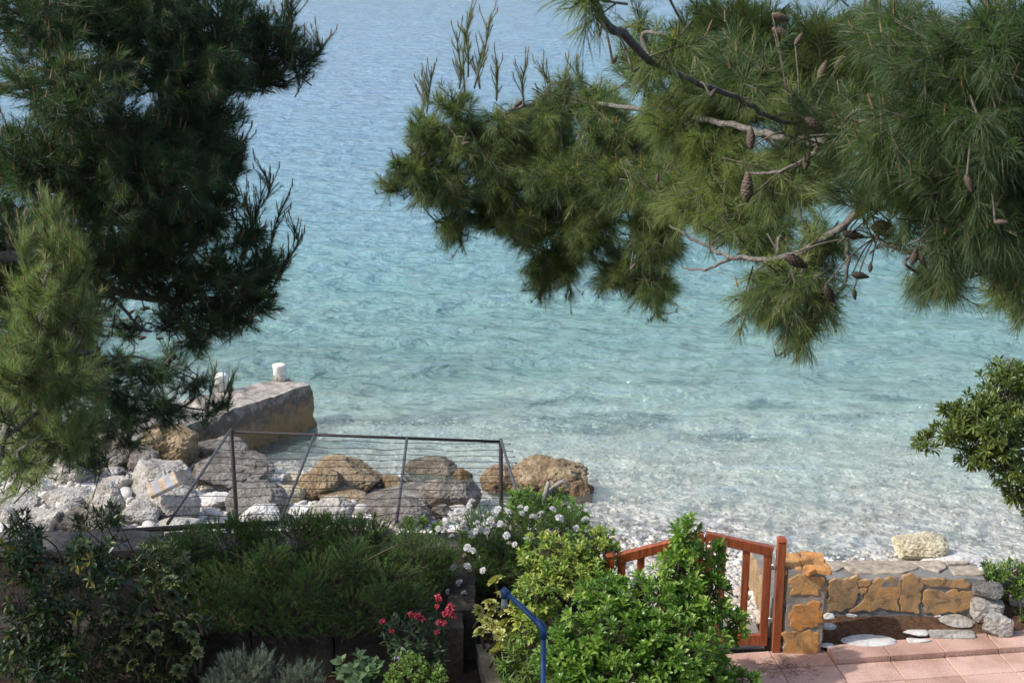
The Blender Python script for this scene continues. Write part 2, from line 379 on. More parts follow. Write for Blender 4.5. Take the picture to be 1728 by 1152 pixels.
# ------------------------------------------------------------------ terrain and water
SEA = -2.0
def shore(x):
    return np.interp(x, [-14, -6, -4.6, -3.6, -2.4, -1.2, 0, .8, 1.6, 2.6, 4, 6, 14], [23, 21.5, 20.8, 19.9, 19.3, 18.9, 18.5, 18.0, 17.4, 17.0, 16.75, 16.5, 16.2])
def depth_of(d):  # depth by metres from the waterline
    return np.interp(d, [0, 4, 9, 16, 28, 60, 140], [0, .30, .95, 2.0, 4.2, 9.0, 16.0])
def fbm2(x, y, seed=0, oct=4):
    """cheap value-noise built from rotated sines (no tiling visible at this size)"""
    r = np.random.default_rng(seed); s = np.zeros_like(x); a = 1.0
    f = 1.0
    for o in range(oct):
        for k in range(3):
            th = r.uniform(0, 6.28); ph = r.uniform(0, 6.28); ff = f * r.uniform(.7, 1.3)
            s += a / 3 * np.sin((x * math.cos(th) + y * math.sin(th)) * ff + ph + 1.3 * np.sin((x * math.sin(th) - y * math.cos(th)) * ff * .7 + ph * 2))
        a *= .55; f *= 2.1
    return s
def terrain(x, y):
    x = np.asarray(x, float); y = np.asarray(y, float)
    s = shore(x); d = y - s
    k = np.interp(x, [-3, .3, 1.2], [.16, .22, .33])
    land = np.minimum(SEA - d * k, -.32)
    h = np.where(d < 0, land, SEA - depth_of(np.maximum(d, 0)) * np.interp(x, [-4, -1, 1.5, 5], [2.2, 1.7, 1.15, 1.0]))
    h = h + .035 * fbm2(x * 1.3, y * 1.3, 3) * np.clip((np.abs(d) + .5) / 3, .25, 1)
    return h
def grid_mesh(name, xs_of, ys, nx, hf, mat, attr='rnd', attrf=None, outer=()):
    g = Geo(); ny = len(ys)
    u = np.concatenate((-np.array(outer[::-1]), np.linspace(-1, 1, nx), np.array(outer))); nx = len(u)
    X = np.stack([xs_of(y) * u for y in ys]); Y = np.repeat(np.asarray(ys)[:, None], nx, 1)
    Z = hf(X, Y)
    idx = np.arange(ny * nx).reshape(ny, nx)
    L = np.stack((idx[:-1, :-1], idx[:-1, 1:], idx[1:, 1:], idx[1:, :-1]), -1).reshape(-1)
    R = attrf(X, Y) if attrf is not None else np.zeros_like(X)
    g.add(np.stack((X, Y, Z), -1).reshape(-1, 3), L, np.full((ny - 1) * (nx - 1), 4), R.ravel())
    return g.build(name, mat, attr=attr)

def bedmat():
    m, nt, out = newmat('pebbly_sea_bed')
    tc = N(nt, 'ShaderNodeTexCoord')
    v = N(nt, 'ShaderNodeTexVoronoi'); v.inputs['Scale'].default_value = 9.0; v.inputs['Randomness'].default_value = 1
    mp = N(nt, 'ShaderNodeMapping'); mp.inputs['Scale'].default_value = (1, .8, .3); nt.links.new(tc.outputs['Object'], mp.inputs[0])
    nw = N(nt, 'ShaderNodeTexNoise'); nw.inputs['Scale'].default_value = 5; nw.inputs['Detail'].default_value = 3; nt.links.new(tc.outputs['Object'], nw.inputs['Vector'])
    va = N(nt, 'ShaderNodeMix', data_type='RGBA'); va.inputs[0].default_value = .06; nt.links.new(mp.outputs[0], va.inputs[6]); nt.links.new(nw.outputs['Color'], va.inputs[7])
    nt.links.new(va.outputs[2], v.inputs['Vector'])
    sp = N(nt, 'ShaderNodeSeparateColor'); nt.links.new(v.outputs['Color'], sp.inputs[0])
    r = ramp(nt, [(0, (.66, .63, .57)), (.3, (.76, .73, .67)), (.7, (.82, .80, .74)), (1, (.88, .86, .81))]); nt.links.new(sp.outputs[0], r.inputs[0])
    # reef / weed patches on the sea floor
    a = N(nt, 'ShaderNodeAttribute', attribute_name='rnd')
    n = N(nt, 'ShaderNodeTexNoise'); n.inputs['Scale'].default_value = 1.1; n.inputs['Detail'].default_value = 8; n.inputs['Roughness'].default_value = .65; nt.links.new(tc.outputs['Object'], n.inputs['Vector'])
    ad = N(nt, 'ShaderNodeMath', operation='MULTIPLY_ADD'); nt.links.new(n.outputs['Fac'], ad.inputs[0]); ad.inputs[1].default_value = 1.6; nt.links.new(a.outputs['Fac'], ad.inputs[2])
    mr = N(nt, 'ShaderNodeMapRange'); mr.inputs[1].default_value = .80; mr.inputs[2].default_value = 1.25; nt.links.new(ad.outputs[0], mr.inputs[0])
    mx = N(nt, 'ShaderNodeMix', data_type='RGBA'); nt.links.new(mr.outputs[0], mx.inputs[0]); nt.links.new(r.outputs[0], mx.inputs[6]); mx.inputs[7].default_value = (.05, .042, .065, 1)
    p = N(nt, 'ShaderNodeBsdfPrincipled'); p.inputs['Roughness'].default_value = .9; p.inputs['Specular IOR Level'].default_value = .2
    nt.links.new(mx.outputs[2], p.inputs['Base Color'])
    b = N(nt, 'ShaderNodeBump'); b.inputs['Strength'].default_value = .6; b.inputs['Distance'].default_value = .04; b.invert = True
    nt.links.new(v.outputs['Distance'], b.inputs['Height']); nt.links.new(b.outputs[0], p.inputs['Normal'])
    nt.links.new(p.outputs[0], out.inputs[0]); return m
PATCHES = [(740, 678, 90, 22), (1000, 712, 130, 26), (1060, 690, 80, 16), (820, 636, 60, 12), (960, 640, 110, 12), (1300, 655, 60, 14), (640, 690, 70, 14),
           (1250, 745, 80, 14), (560, 620, 60, 10), (1420, 690, 70, 12), (700, 600, 90, 9), (1150, 590, 120, 9), (1500, 640, 60, 10)]
def patch_field(X, Y):
    s = np.zeros_like(X)
    for (u, v, rx, ry) in PATCHES:
        c = gr(u, v, -2.7); e = gr(u + rx, v, -2.7); f = gr(u, v - ry, -2.7)
        s += 1.25 * np.exp(-(((X - c[0]) / (e[0] - c[0])) ** 2 + ((Y - c[1]) / (f[1] - c[1])) ** 2))
    return np.minimum(s, 1.2) - .3
ys = np.concatenate((np.arange(11.3, 27, .11), 27 * 1.03 ** np.arange(0, 150)))
beach = grid_mesh('sea_bed_and_beach', lambda y: 9 + y * .55, ys, 260, terrain, bedmat(), attrf=patch_field)
tag(beach, kind='structure')

def watermat():
    m, nt, out = newmat('sea_water')
    tc = N(nt, 'ShaderNodeTexCoord'); a = N(nt, 'ShaderNodeAttribute', attribute_name='depth')
    # wind ripples at three sizes, crests lying across the view
    def nz(scale, det, sx, sy, rot):
        mp = N(nt, 'ShaderNodeMapping'); mp.inputs['Scale'].default_value = (sx, sy, 1); mp.inputs['Rotation'].default_value = (0, 0, rot)
        nt.links.new(tc.outputs['Object'], mp.inputs[0])
        n = N(nt, 'ShaderNodeTexNoise'); n.inputs['Scale'].default_value = scale; n.inputs['Detail'].default_value = det; n.inputs['Roughness'].default_value = .62; n.inputs['Distortion'].default_value = 0
        nt.links.new(mp.outputs[0], n.inputs['Vector']); return n
    n1 = nz(3.0, 5, .62, 1.0, .30); n2 = nz(1.3, 3, .5, 1.0, .12); n3 = nz(.05, 3, .45, 1.0, .1)
    b1 = N(nt, 'ShaderNodeBump'); b1.inputs['Strength'].default_value = 1.0; b1.inputs['Distance'].default_value = .28
    b2 = N(nt, 'ShaderNodeBump'); b2.inputs['Strength'].default_value = 1.0; b2.inputs['Distance'].default_value = .27
    nt.links.new(n1.outputs['Fac'], b1.inputs['Height']); nt.links.new(n2.outputs['Fac'], b2.inputs['Height']); nt.links.new(b1.outputs[0], b2.inputs['Normal'])
    # body colour of the water by depth (with drifting variation)
    ad = N(nt, 'ShaderNodeMath', operation='MULTIPLY_ADD'); nt.links.new(n3.outputs['Fac'], ad.inputs[0]); ad.inputs[1].default_value = 3.0; nt.links.new(a.outputs['Fac'], ad.inputs[2])
    dv = N(nt, 'ShaderNodeMath', operation='MULTIPLY'); nt.links.new(ad.outputs[0], dv.inputs[0]); dv.inputs[1].default_value = 1 / 16.0
    body = ramp(nt, [(.0, (.92, .98, .86)), (.07, (.68, .90, .81)), (.14, (.29, .495, .465)), (.26, (.20, .38, .40)), (.42, (.185, .33, .39)), (.75, (.19, .315, .405)), (1, (.205, .32, .42))])
    nt.links.new(dv.outputs[0], body.inputs[0])
    df = N(nt, 'ShaderNodeBsdfDiffuse'); nt.links.new(body.outputs[0], df.inputs[0]); nt.links.new(b2.outputs[0], df.inputs['Normal'])
    tr = N(nt, 'ShaderNodeBsdfTransparent')
    tint = ramp(nt, [(0, (1, 1, 1)), (.03, (.965, 1, .98)), (.12, (.82, .965, .94)), (.3, (.50, .83, .82))])
    td = N(nt, 'ShaderNodeMath', operation='MULTIPLY'); nt.links.new(a.outputs['Fac'], td.inputs[0]); td.inputs[1].default_value = 1 / 10.0
    nt.links.new(td.outputs[0], tint.inputs[0]); nt.links.new(tint.outputs[0], tr.inputs[0])
    ex = N(nt, 'ShaderNodeMath', operation='MULTIPLY'); nt.links.new(a.outputs['Fac'], ex.inputs[0]); ex.inputs[1].default_value = -.52
    e0 = N(nt, 'ShaderNodeMath', operation='EXPONENT'); nt.links.new(ex.outputs[0], e0.inputs[0]); ep = N(nt, 'ShaderNodeMath', operation='MULTIPLY'); nt.links.new(e0.outputs[0], ep.inputs[0])
    es = N(nt, 'ShaderNodeMapRange'); es.inputs[1].default_value = 0; es.inputs[2].default_value = .45; es.inputs[3].default_value = 1.0; es.inputs[4].default_value = .80; nt.links.new(a.outputs['Fac'], es.inputs[0]); nt.links.new(es.outputs[0], ep.inputs[1])
    mx = N(nt, 'ShaderNodeMixShader'); nt.links.new(ep.outputs[0], mx.inputs[0]); nt.links.new(df.outputs[0], mx.inputs[1]); nt.links.new(tr.outputs[0], mx.inputs[2])
    gl = N(nt, 'ShaderNodeBsdfGlossy'); gl.inputs['Roughness'].default_value = .05; gl.inputs['Color'].default_value = (.95, .97, 1, 1)
    nt.links.new(b2.outputs[0], gl.inputs['Normal'])
    fr = N(nt, 'ShaderNodeFresnel'); fr.inputs['IOR'].default_value = 1.34; nt.links.new(b2.outputs[0], fr.inputs['Normal'])
    m2 = N(nt, 'ShaderNodeMixShader'); nt.links.new(fr.outputs[0], m2.inputs[0]); nt.links.new(mx.outputs[0], m2.inputs[1]); nt.links.new(gl.outputs[0], m2.inputs[2])
    # thin foam where the wavelets run out on the pebbles
    fo = N(nt, 'ShaderNodeTexNoise'); fo.inputs['Scale'].default_value = 6; fo.inputs['Detail'].default_value = 8; fo.inputs['Roughness'].default_value = .7; nt.links.new(tc.outputs['Object'], fo.inputs['Vector'])
    fm = N(nt, 'ShaderNodeMapRange'); fm.inputs[1].default_value = .02; fm.inputs[2].default_value = .09; fm.inputs[3].default_value = 1; fm.inputs[4].default_value = 0; nt.links.new(a.outputs['Fac'], fm.inputs[0])
    f2 = N(nt, 'ShaderNodeMapRange'); f2.inputs[1].default_value = .56; f2.inputs[2].default_value = .70; nt.links.new(fo.outputs['Fac'], f2.inputs[0])
    ff = N(nt, 'ShaderNodeMath', operation='MULTIPLY'); nt.links.new(fm.outputs[0], ff.inputs[0]); nt.links.new(f2.outputs[0], ff.inputs[1])
    wd = N(nt, 'ShaderNodeBsdfDiffuse'); wd.inputs[0].default_value = (.8, .82, .82, 1)
    m3 = N(nt, 'ShaderNodeMixShader'); nt.links.new(ff.outputs[0], m3.inputs[0]); nt.links.new(m2.outputs[0], m3.inputs[1]); nt.links.new(wd.outputs[0], m3.inputs[2])
    nt.links.new(m3.outputs[0], out.inputs[0]); return m
WR = np.random.default_rng(5)
WAVES = []
for i in range(34):
    lam = .35 * (9.0 ** WR.uniform(0, 1)); th = -math.pi / 2 + WR.normal(.25, .45)
    WAVES.append((lam, th, WR.uniform(0, 6.28), 0.0065 * lam ** .85))
def wave_h(X, Y):
    Z = np.zeros_like(X); d = Y - shore(X)
    amp = np.clip(.25 + d * .12, .2, 1.0)
    for lam, th, ph, A in WAVES:
        k = 2 * math.pi / lam
        fade = np.clip((lam * 90 / np.maximum(Y, 1)) - .9, 0, 1)
        c = np.sin(k * (X * math.cos(th) + Y * math.sin(th)) + ph + .8 * np.sin(k * .23 * (X * math.sin(th) - Y * math.cos(th)) + ph * 3))
        Z += A * fade * (c + .25 * c * c)
    return SEA + Z * amp
def wdepth(X, Y):
    return np.clip(SEA - terrain(X, Y) + .06 * fbm2(X * 2, Y * 2, 9, 2), 0, 20)
ysw = [15.6]
while ysw[-1] < 170: ysw.append(ysw[-1] * 1.0036)
ysw = np.array(ysw + [220, 320, 500, 900, 1800, 3500.])
water = grid_mesh('sea_water', lambda y: 5 + y * .46, ysw, 640, wave_h, watermat(), attr='depth', attrf=wdepth, outer=(1.15, 1.4, 1.8, 2.6, 4., 7., 12.))
tag(water, kind='structure')

# garden ground: one sheet under patio and beds
g = Geo()
g.faces([(-14, -8, -.04), (14, -8, -.04), (14, 12.25, -.04), (-14, 12.25, -.04)], [(0, 1, 2, 3)])
tag(g.build('garden_ground', M['soil']), kind='structure')

# patio of pink exposed-aggregate slabs (one paved surface)
def tilemat():
    m, nt, out = newmat('pink_aggregate_slab')
    tc = N(nt, 'ShaderNodeTexCoord')
    a = N(nt, 'ShaderNodeAttribute', attribute_name='rnd'); r = ramp(nt, [(0, (.47, .295, .235)), (.5, (.54, .35, .285)), (1, (.60, .40, .33))]); nt.links.new(a.outputs['Fac'], r.inputs[0])
    n = N(nt, 'ShaderNodeTexNoise'); n.inputs['Scale'].default_value = 120; n.inputs['Detail'].default_value = 3; nt.links.new(tc.outputs['Object'], n.inputs['Vector'])
    r2 = ramp(nt, [(.3, (.66, .66, .66)), (.5, (1, 1, 1)), (.7, (1.3, 1.3, 1.3))]); nt.links.new(n.outputs['Fac'], r2.inputs[0])
    n2 = N(nt, 'ShaderNodeTexNoise'); n2.inputs['Scale'].default_value = 3; n2.inputs['Detail'].default_value = 7; nt.links.new(tc.outputs['Object'], n2.inputs['Vector'])
    r3 = ramp(nt, [(.32, (.72, .68, .64)), (.55, (1, 1, 1)), (.75, (1.08, 1.08, 1.08))]); nt.links.new(n2.outputs['Fac'], r3.inputs[0])
    m1 = N(nt, 'ShaderNodeMix', data_type='RGBA', blend_type='MULTIPLY'); m1.inputs[0].default_value = 1
    m2 = N(nt, 'ShaderNodeMix', data_type='RGBA', blend_type='MULTIPLY'); m2.inputs[0].default_value = 1
    nt.links.new(r.outputs[0], m1.inputs[6]); nt.links.new(r2.outputs[0], m1.inputs[7]); nt.links.new(m1.outputs[2], m2.inputs[6]); nt.links.new(r3.outputs[0], m2.inputs[7])
    p = N(nt, 'ShaderNodeBsdfPrincipled'); p.inputs['Roughness'].default_value = .8; nt.links.new(m2.outputs[2], p.inputs['Base Color'])
    b = N(nt, 'ShaderNodeBump'); b.inputs['Strength'].default_value = .4; b.inputs['Distance'].default_value = .006; nt.links.new(n.outputs['Fac'], b.inputs['Height']); nt.links.new(b.outputs[0], p.inputs['Normal'])
    nt.links.new(p.outputs[0], out.inputs[0]); return m
M['tile'] = tilemat()
TA = math.radians(7.6); TEX = np.array((math.cos(TA), math.sin(TA), 0)); TEY = np.array((-math.sin(TA), math.cos(TA), 0)); TO = np.array((2.74, 10.73, 0))
def box_at(g, O, ex, ey, u0, u1, v0, v1, z0, z1, bev=.006, R=0.0, top_jit=None):
    def P(u, v, z): return O + ex * u + ey * v + np.array((0, 0, z))
    b = bev
    V = [P(u0, v0, z0), P(u1, v0, z0), P(u1, v1, z0), P(u0, v1, z0), P(u0, v0, z1 - b), P(u1, v0, z1 - b), P(u1, v1, z1 - b), P(u0, v1, z1 - b),
         P(u0 + b, v0 + b, z1), P(u1 - b, v0 + b, z1), P(u1 - b, v1 - b, z1), P(u0 + b, v1 - b, z1)]
    F = [(3, 2, 1, 0), (0, 1, 5, 4), (1, 2, 6, 5), (2, 3, 7, 6), (3, 0, 4, 7), (4, 5, 9, 8), (5, 6, 10, 9), (6, 7, 11, 10), (7, 4, 8, 11), (8, 9, 10, 11)]
    g.faces(V, F, R)
g = Geo(); rs = random.Random(4)
TW, TD = .485, .31
for i in range(-4, 10):
    for j in range(-9, 1):
        u0, u1 = i * TW + .004, (i + 1) * TW - .004; v0, v1 = j * TD + .004, (j + 1) * TD - .004
        z = rs.uniform(-.002, .002)
        if j == 0:
            if i >= 0: z += .05; v1 = .245 + .012 * i
            elif i < -3: continue
            else: v1 = .30
        if i < -2 and j < 0: continue
        box_at(g, TO, TEX, TEY, u0, u1, v0, v1, -.035, z, .005, rs.random())
patio = g.build('patio_paving', M['tile'], smooth=False); tag(patio, kind='structure')

# path of concrete on the beach side of the gate
g = Geo()
box_at(g, np.zeros(3), np.array((1., 0, 0)), np.array((0, 1., 0)), .9, 2.2, 11.06, 11.62, -.5, -.012, .02)
tag(g.build('concrete_path', M['concrete']), kind='structure')

# ------------------------------------------------------------------ rocks
def ico(sub):
    bm = bmesh.new(); bmesh.ops.create_icosphere(bm, subdivisions=sub, radius=1.0)
    V = np.array([v.co[:] for v in bm.verts]); F = [tuple(v.index for v in f.verts) for f in bm.faces]
    bm.free(); return V, F
ICO = {k: ico(k) for k in (1, 2, 3, 4, 5)}
def rock_shape(seed, sub=5, cuts=16, depth=.5, rough=.22, box=.0, fine=.06):
    V, F = ICO[sub]; V = V.copy(); rng = np.random.default_rng(seed)
    if box: # squarer masses
        p = 2 + box * 4; V = V / (np.sum(np.abs(V) ** p, 1) ** (1 / p))[:, None]
    for k in range(cuts):
        n = nrm(rng.normal(0, 1, 3)); d = rng.uniform(1 - depth, .97) * (1 + .25 * box)
        s = V @ n - d; s = np.maximum(s, 0)
        V = V - n * (s * .97)[:, None]
    off = Vector(rng.uniform(-50, 50, 3))
    nn = np.empty(len(V))
    for i, v in enumerate(V):
        p = Vector(v) * 1.5 + off
        a = mnoise.fractal(p, .9, 2.0, 4)
        b = mnoise.ridged_multi_fractal(Vector(v) * 3.2 + off, 1.0, 2.1, 4, 1.0, 2.0) - 1.1
        c = mnoise.fractal(Vector(v) * 11 + off, .8, 2, 2)
        nn[i] = rough * a * .6 - abs(b) * rough * .22 + c * fine
    return V * (1 + nn)[:, None], F
def place_rock(name, label, bbox, mat, seed, Y=None, yr=.85, rot=0.0, group='boulders piled on the shore', cat='boulder', sub=5, sink=.62, **kw):
    x0, y0, x1, y1 = bbox
    w_, h_ = x1 - x0, y1 - y0; x0 -= w_ * .05; x1 += w_ * .05; y0 -= h_ * .05; y1 += h_ * .10
    cx, cy = (x0 + x1) / 2, (y0 + y1) / 2
    d = ray(cx, cy)
    def sizes(Yc):
        t = Yc / d[1]; rx = (x1 - x0) / 2 * t / 2400; hh = (y1 - y0) / 2 * t / 2400
        ry = rx * yr; sl = -d[2] / math.hypot(d[1], d[2]); cl = math.sqrt(1 - sl * sl)
        q = hh * hh - (ry * sl) ** 2
        if q < (hh * .6) ** 2:
            q = (hh * .6) ** 2; ry = math.sqrt(max(hh * hh - q, 1e-6)) / sl
        return rx, ry, math.sqrt(q) / cl, t
    if Y is None:
        Y = 13.0
        while Y < 26:
            rx, ry, rz, t = sizes(Y); p = np.array((d[0] * t, Y, HC + d[2] * t))
            if p[2] - rz * sink <= max(float(terrain(p[0], p[1])), SEA - .25): break
            Y += .05
    rx, ry, rz, t = sizes(Y); c = np.array((d[0] * t, Y, HC + d[2] * t))
    V, F = rock_shape(seed, sub, **kw)
    V = V / np.abs(V).max(0)
    V = V * np.array((rx, ry, rz))
    cr, sr = math.cos(rot), math.sin(rot)
    V = np.stack((V[:, 0] * cr - V[:, 1] * sr, V[:, 0] * sr + V[:, 1] * cr, V[:, 2]), 1) + c
    g = Geo(); g.faces(V, F)
    o = g.build(name, M[mat], smooth=False, origin=c)
    return tag(o, label, cat, group)
BOULDERS = [
 ((48, 805, 92, 834), 'whitestone', 'smooth white boulder wedged at the upper left of the pile', {}),
 ((72, 816, 155, 860), 'limestone', 'rounded grey boulder resting on the left of the pile', dict(cuts=8, rough=.12)),
 ((146, 812, 216, 872), 'limestone', 'pitted grey boulder with a dark underside above the wall', {}),
 ((160, 799, 226, 835), 'limestone', 'pale boulder with a small dark hole near its top', {}),
 ((168, 785, 212, 807), 'limestone', 'small grey boulder peak tucked in front of the jetty', {}),
 ((86, 766, 162, 818), 'limestone', 'big weathered grey boulder half under the pine branches', {}),
 ((-30, 822, 74, 868), 'limestone', 'broad pale boulder at the left edge of the photo', {}),
 ((30, 852, 112, 904), 'limestone', 'pinkish pale boulder low behind the left wall', dict(box=.3)),
 ((-14, 852, 36, 888), 'limestone', 'small pale boulder just above the wall at the far left', {}),
 ((-20, 880, 34, 906), 'whitestone', 'low white stone on the wall line at the far left', {}),
 ((216, 774, 322, 850), 'limestone', 'large pale cracked boulder behind the orange slab', dict(cuts=11, rough=.2)),
 ((230, 818, 335, 882), 'limestone', 'pale wrinkled boulder below the orange slab', dict(cuts=7)),
 ((205, 846, 268, 888), 'limestone', 'flat topped pale boulder with brown underside beside the trellis bar', dict(box=.4)),
 ((108, 846, 205, 906), 'brownstone', 'brown low boulder behind the dark leafy sprig', {}),
 ((290, 758, 462, 836), 'brownstone', 'long dark grey boulder lying behind the left trellis post', dict(cuts=7, rough=.12)),
 ((340, 801, 410, 836), 'limestone', 'pale folded boulder just left of the iron post', {}),
 ((328, 826, 400, 862), 'whitestone', 'low bright white boulder under the trellis wires at left', dict(cuts=6)),
 ((382, 812, 486, 880), 'greystone', 'grey domed boulder right of the left trellis post', dict(cuts=4, rough=.1)),
 ((468, 796, 524, 826), 'creamstone', 'cream wedge shaped boulder at the water edge', {}),
 ((456, 811, 514, 850), 'creamstone', 'smooth cream boulder in front of the wedge shaped one', dict(cuts=4)),
 ((506, 791, 580, 848), 'ochre', 'pointed tan boulder leaning on the large golden one', dict(cuts=6)),
 ((498, 770, 638, 836), 'ochre', 'large golden boulder with a steep right side at the water', dict(cuts=5, rough=.1)),
 ((522, 822, 616, 856), 'ochre', 'low golden boulder under the pointed tan one', dict(cuts=5)),
 ((522, 839, 604, 892), 'limestone', 'white and grey boulder with a deep hole', dict(rough=.3)),
 ((603, 816, 724, 862), 'greystone', 'long grey flat topped boulder in the middle of the trellis', dict(box=.5, cuts=5, rough=.1)),
 ((606, 836, 724, 896), 'brownstone', 'brown grey boulder in front of the long grey one', dict(cuts=4, rough=.1)),
 ((636, 804, 690, 832), 'ochre', 'small ochre boulder between the golden and the dark one', dict(box=.3)),
 ((682, 769, 772, 818), 'greystone', 'dark charcoal boulder standing highest at the water edge', dict(cuts=6, rough=.14)),
 ((712, 802, 808, 866), 'brownstone', 'rounded brown boulder with white speckles at right under the trellis', dict(cuts=4, rough=.08)),
 ((766, 790, 804, 824), 'ochre', 'small ochre boulder behind the rounded brown one', {}),
 ((728, 851, 770, 880), 'brownstone', 'small brown wedge at the foot of the rounded boulder', {}),
 ((746, 851, 812, 884), 'limestone', 'low pale flat boulder behind the white flowers', {}),
 ((853, 768, 988, 846), 'ochre', 'huge craggy ochre boulder in the water right of the trellis', dict(cuts=9, rough=.3, fine=.06)),
 ((810, 784, 880, 838), 'ochre', 'low craggy ochre boulder behind the right trellis post', dict(cuts=7, rough=.25, fine=.06)),
 ((954, 808, 1002, 852), 'ochre', 'small ochre boulder wet at the water edge', dict(rough=.25)),
 ((244, 718, 336, 786), 'ochre', 'blocky tan boulder at the root of the jetty', dict(box=.7, cuts=6, Y=19.2)),
 ((216, 748, 270, 790), 'brownstone', 'brown boulder left of the blocky one at the jetty root', dict(Y=18.8)),
 ((325, 738, 416, 778), 'brownstone', 'low brown boulder against the side of the jetty', dict(Y=19.7)),
 ((150, 752, 225, 796), 'greystone', 'shaded grey boulder deep under the pine branches', {}),
 ((398, 846, 470, 894), 'whitestone', 'white boulder low in front of the grey dome', dict(cuts=8)),
 ((476, 846, 532, 884), 'whitestone', 'white wedge stone between the grey dome and the holed boulder', {}),
 ((250, 866, 332, 904), 'limestone', 'low pale boulder right behind the near rail', {}),
 ((92, 842, 150, 880), 'limestone', 'pale squat boulder in front of the rounded one at left', {}),
 ((350, 786, 412, 812), 'limestone', 'pale slab stone leaning on the long dark boulder', dict(box=.3)),
 ((640, 872, 706, 900), 'limestone', 'pale low stone just behind the wall under the third trellis bar', {}),
 ((1508, 897, 1594, 952), 'creamstone', 'yellowish pitted boulder standing on the pebbles behind the low wall', dict(box=.4, cuts=6, rough=.15)),
 ((1552, 932, 1662, 968), 'whitestone', 'flat pale boulder lying beside the yellowish one', dict(cuts=4, rough=.08)),
 ((1262, 966, 1286, 1014), 'whitestone', 'upright white stone seen through the gate', {}),
]
for i, (bx, mt, lb, kw) in enumerate(BOULDERS):
    g_ = 'boulders piled on the shore' if bx[0] < 1005 else 'boulders on the pebble beach'
    place_rock('boulder', lb, bx, mt, 100 + i, group=g_, rot=random.Random(i).uniform(-.25, .25), **kw)

# white cobbles between the boulders: each one an object, six shapes
rng = np.random.default_rng(11); cob = []
for k in range(6):
    V, F = rock_shape(700 + k, 3, cuts=4, depth=.3, rough=.12, fine=.01)
    g = Geo(); g.faces(V, F); me_o = g.build('cobble', M['whitestone'])
    cob.append(me_o)
spots = []
for k in range(32):
    zone = [(325, 600, 838, 892), (205, 270, 826, 890), (600, 760, 850, 894), (250, 420, 850, 896), (20, 200, 835, 895)][[0, 0, 0, 1, 2, 3, 3, 4][k % 8]]
    spots.append((rng.uniform(zone[0], zone[1]), rng.uniform(zone[2], zone[3])))
for k, (u, v) in enumerate(spots):
    o = cob[k] if k < 6 else cob[k % 6].copy()
    if k >= 6: COL.objects.link(o)
    d = ray(u, v); Y = 13.5
    while Y < 22:
        t = Y / d[1]; z = HC + d[2] * t
        if z <= float(terrain(d[0] * t, Y)) + .07: break
        Y += .05
    s = rng.uniform(.045, .105)
    o.location = (d[0] * Y / d[1], Y, z); o.rotation_euler = (rng.uniform(-.3, .3), rng.uniform(-.3, .3), rng.uniform(0, 6))
    o.scale = (s * rng.uniform(.9, 1.5), s, s * rng.uniform(.6, .9))
    tag(o, 'small white rounded cobble lying among the boulders', 'cobble', 'white cobbles among the boulders')

# countless pebbles of the beach and stones under the shallow water
def pebbles(name, n, xr, yr, size, mat, seed, tmplsub=1, mask=None, lift=.25, zf=None):
    rng = np.random.default_rng(seed)
    X = rng.uniform(*xr, n); Y = rng.uniform(*yr, n)
    keep = np.ones(n, bool) if mask is None else mask(X, Y)
    X, Y = X[keep], Y[keep]; n = len(X)
    S = size * np.exp(rng.normal(0, .38, n)); Z = (terrain if zf is None else zf)(X, Y) + S * lift
    a = rng.uniform(0, 6.28, n); tl = rng.normal(0, .25, (n, 2))
    Zx = nrm(np.stack((tl[:, 0], tl[:, 1], np.ones(n)), 1)); Xx = nrm(np.cross(np.stack((np.cos(a), np.sin(a), 0 * a), 1), Zx)); Yx = np.cross(Zx, Xx)
    sc = np.stack((S * rng.uniform(.8, 1.35, n), S * rng.uniform(.7, 1, n), S * rng.uniform(.45, .75, n)), 1)
    g = Geo(); rr = rng.uniform(0, 1, n)
    for k in range(4):
        V, F = ICO[tmplsub]; V = V * (1 + np.random.default_rng(k + 40).normal(0, .11, (len(V), 1)))
        s = slice(k, None, 4)
        inst(g, V, F, np.stack((X, Y, Z), 1)[s], Xx[s], Yx[s], Zx[s], sc[s], rr[s])
    o = g.build(name, mat); return tag(o, kind='stuff')
o = pebbles('beach_pebbles', 34000, (.2, 7.2), (12.3, 19.2), .027, M['pebble'], 1, mask=lambda x, y: (y < shore(x) + .15) | (np.random.default_rng(5).uniform(0, 1, len(x)) < .3 - (y - shore(x)) / 3.0))
tag(o, 'pale rounded pebbles covering the beach between garden and sea', 'pebbles')
o = pebbles('path_pebbles', 2600, (.75, 2.4), (11.5, 12.4), .026, M['pebble'], 6, zf=lambda x, y: -.03 - .0 * x - np.maximum(y - 12.1, 0) * .5)
tag(o, 'pale pebbles between the gate path and the open beach', 'pebbles')
o = pebbles('shore_pebbles', 7000, (-7.5, .6), (13.5, 20.0), .034, M['pebble'], 2, mask=lambda x, y: y < shore(x) + .3)
tag(o, 'pale pebbles filling the ground under the boulders', 'pebbles')
o = pebbles('sea_bed_stones', 10000, (-4.5, 9.5), (16.6, 25.0), .036, M['seastone'], 3, lift=-.08, mask=lambda x, y: (y > shore(x) + .2) & (np.random.default_rng(8).uniform(0, 1, len(x)) < 1.1 - (y - 17) / 11))
tag(o, 'pale stones lying under the shallow clear water', 'stones')

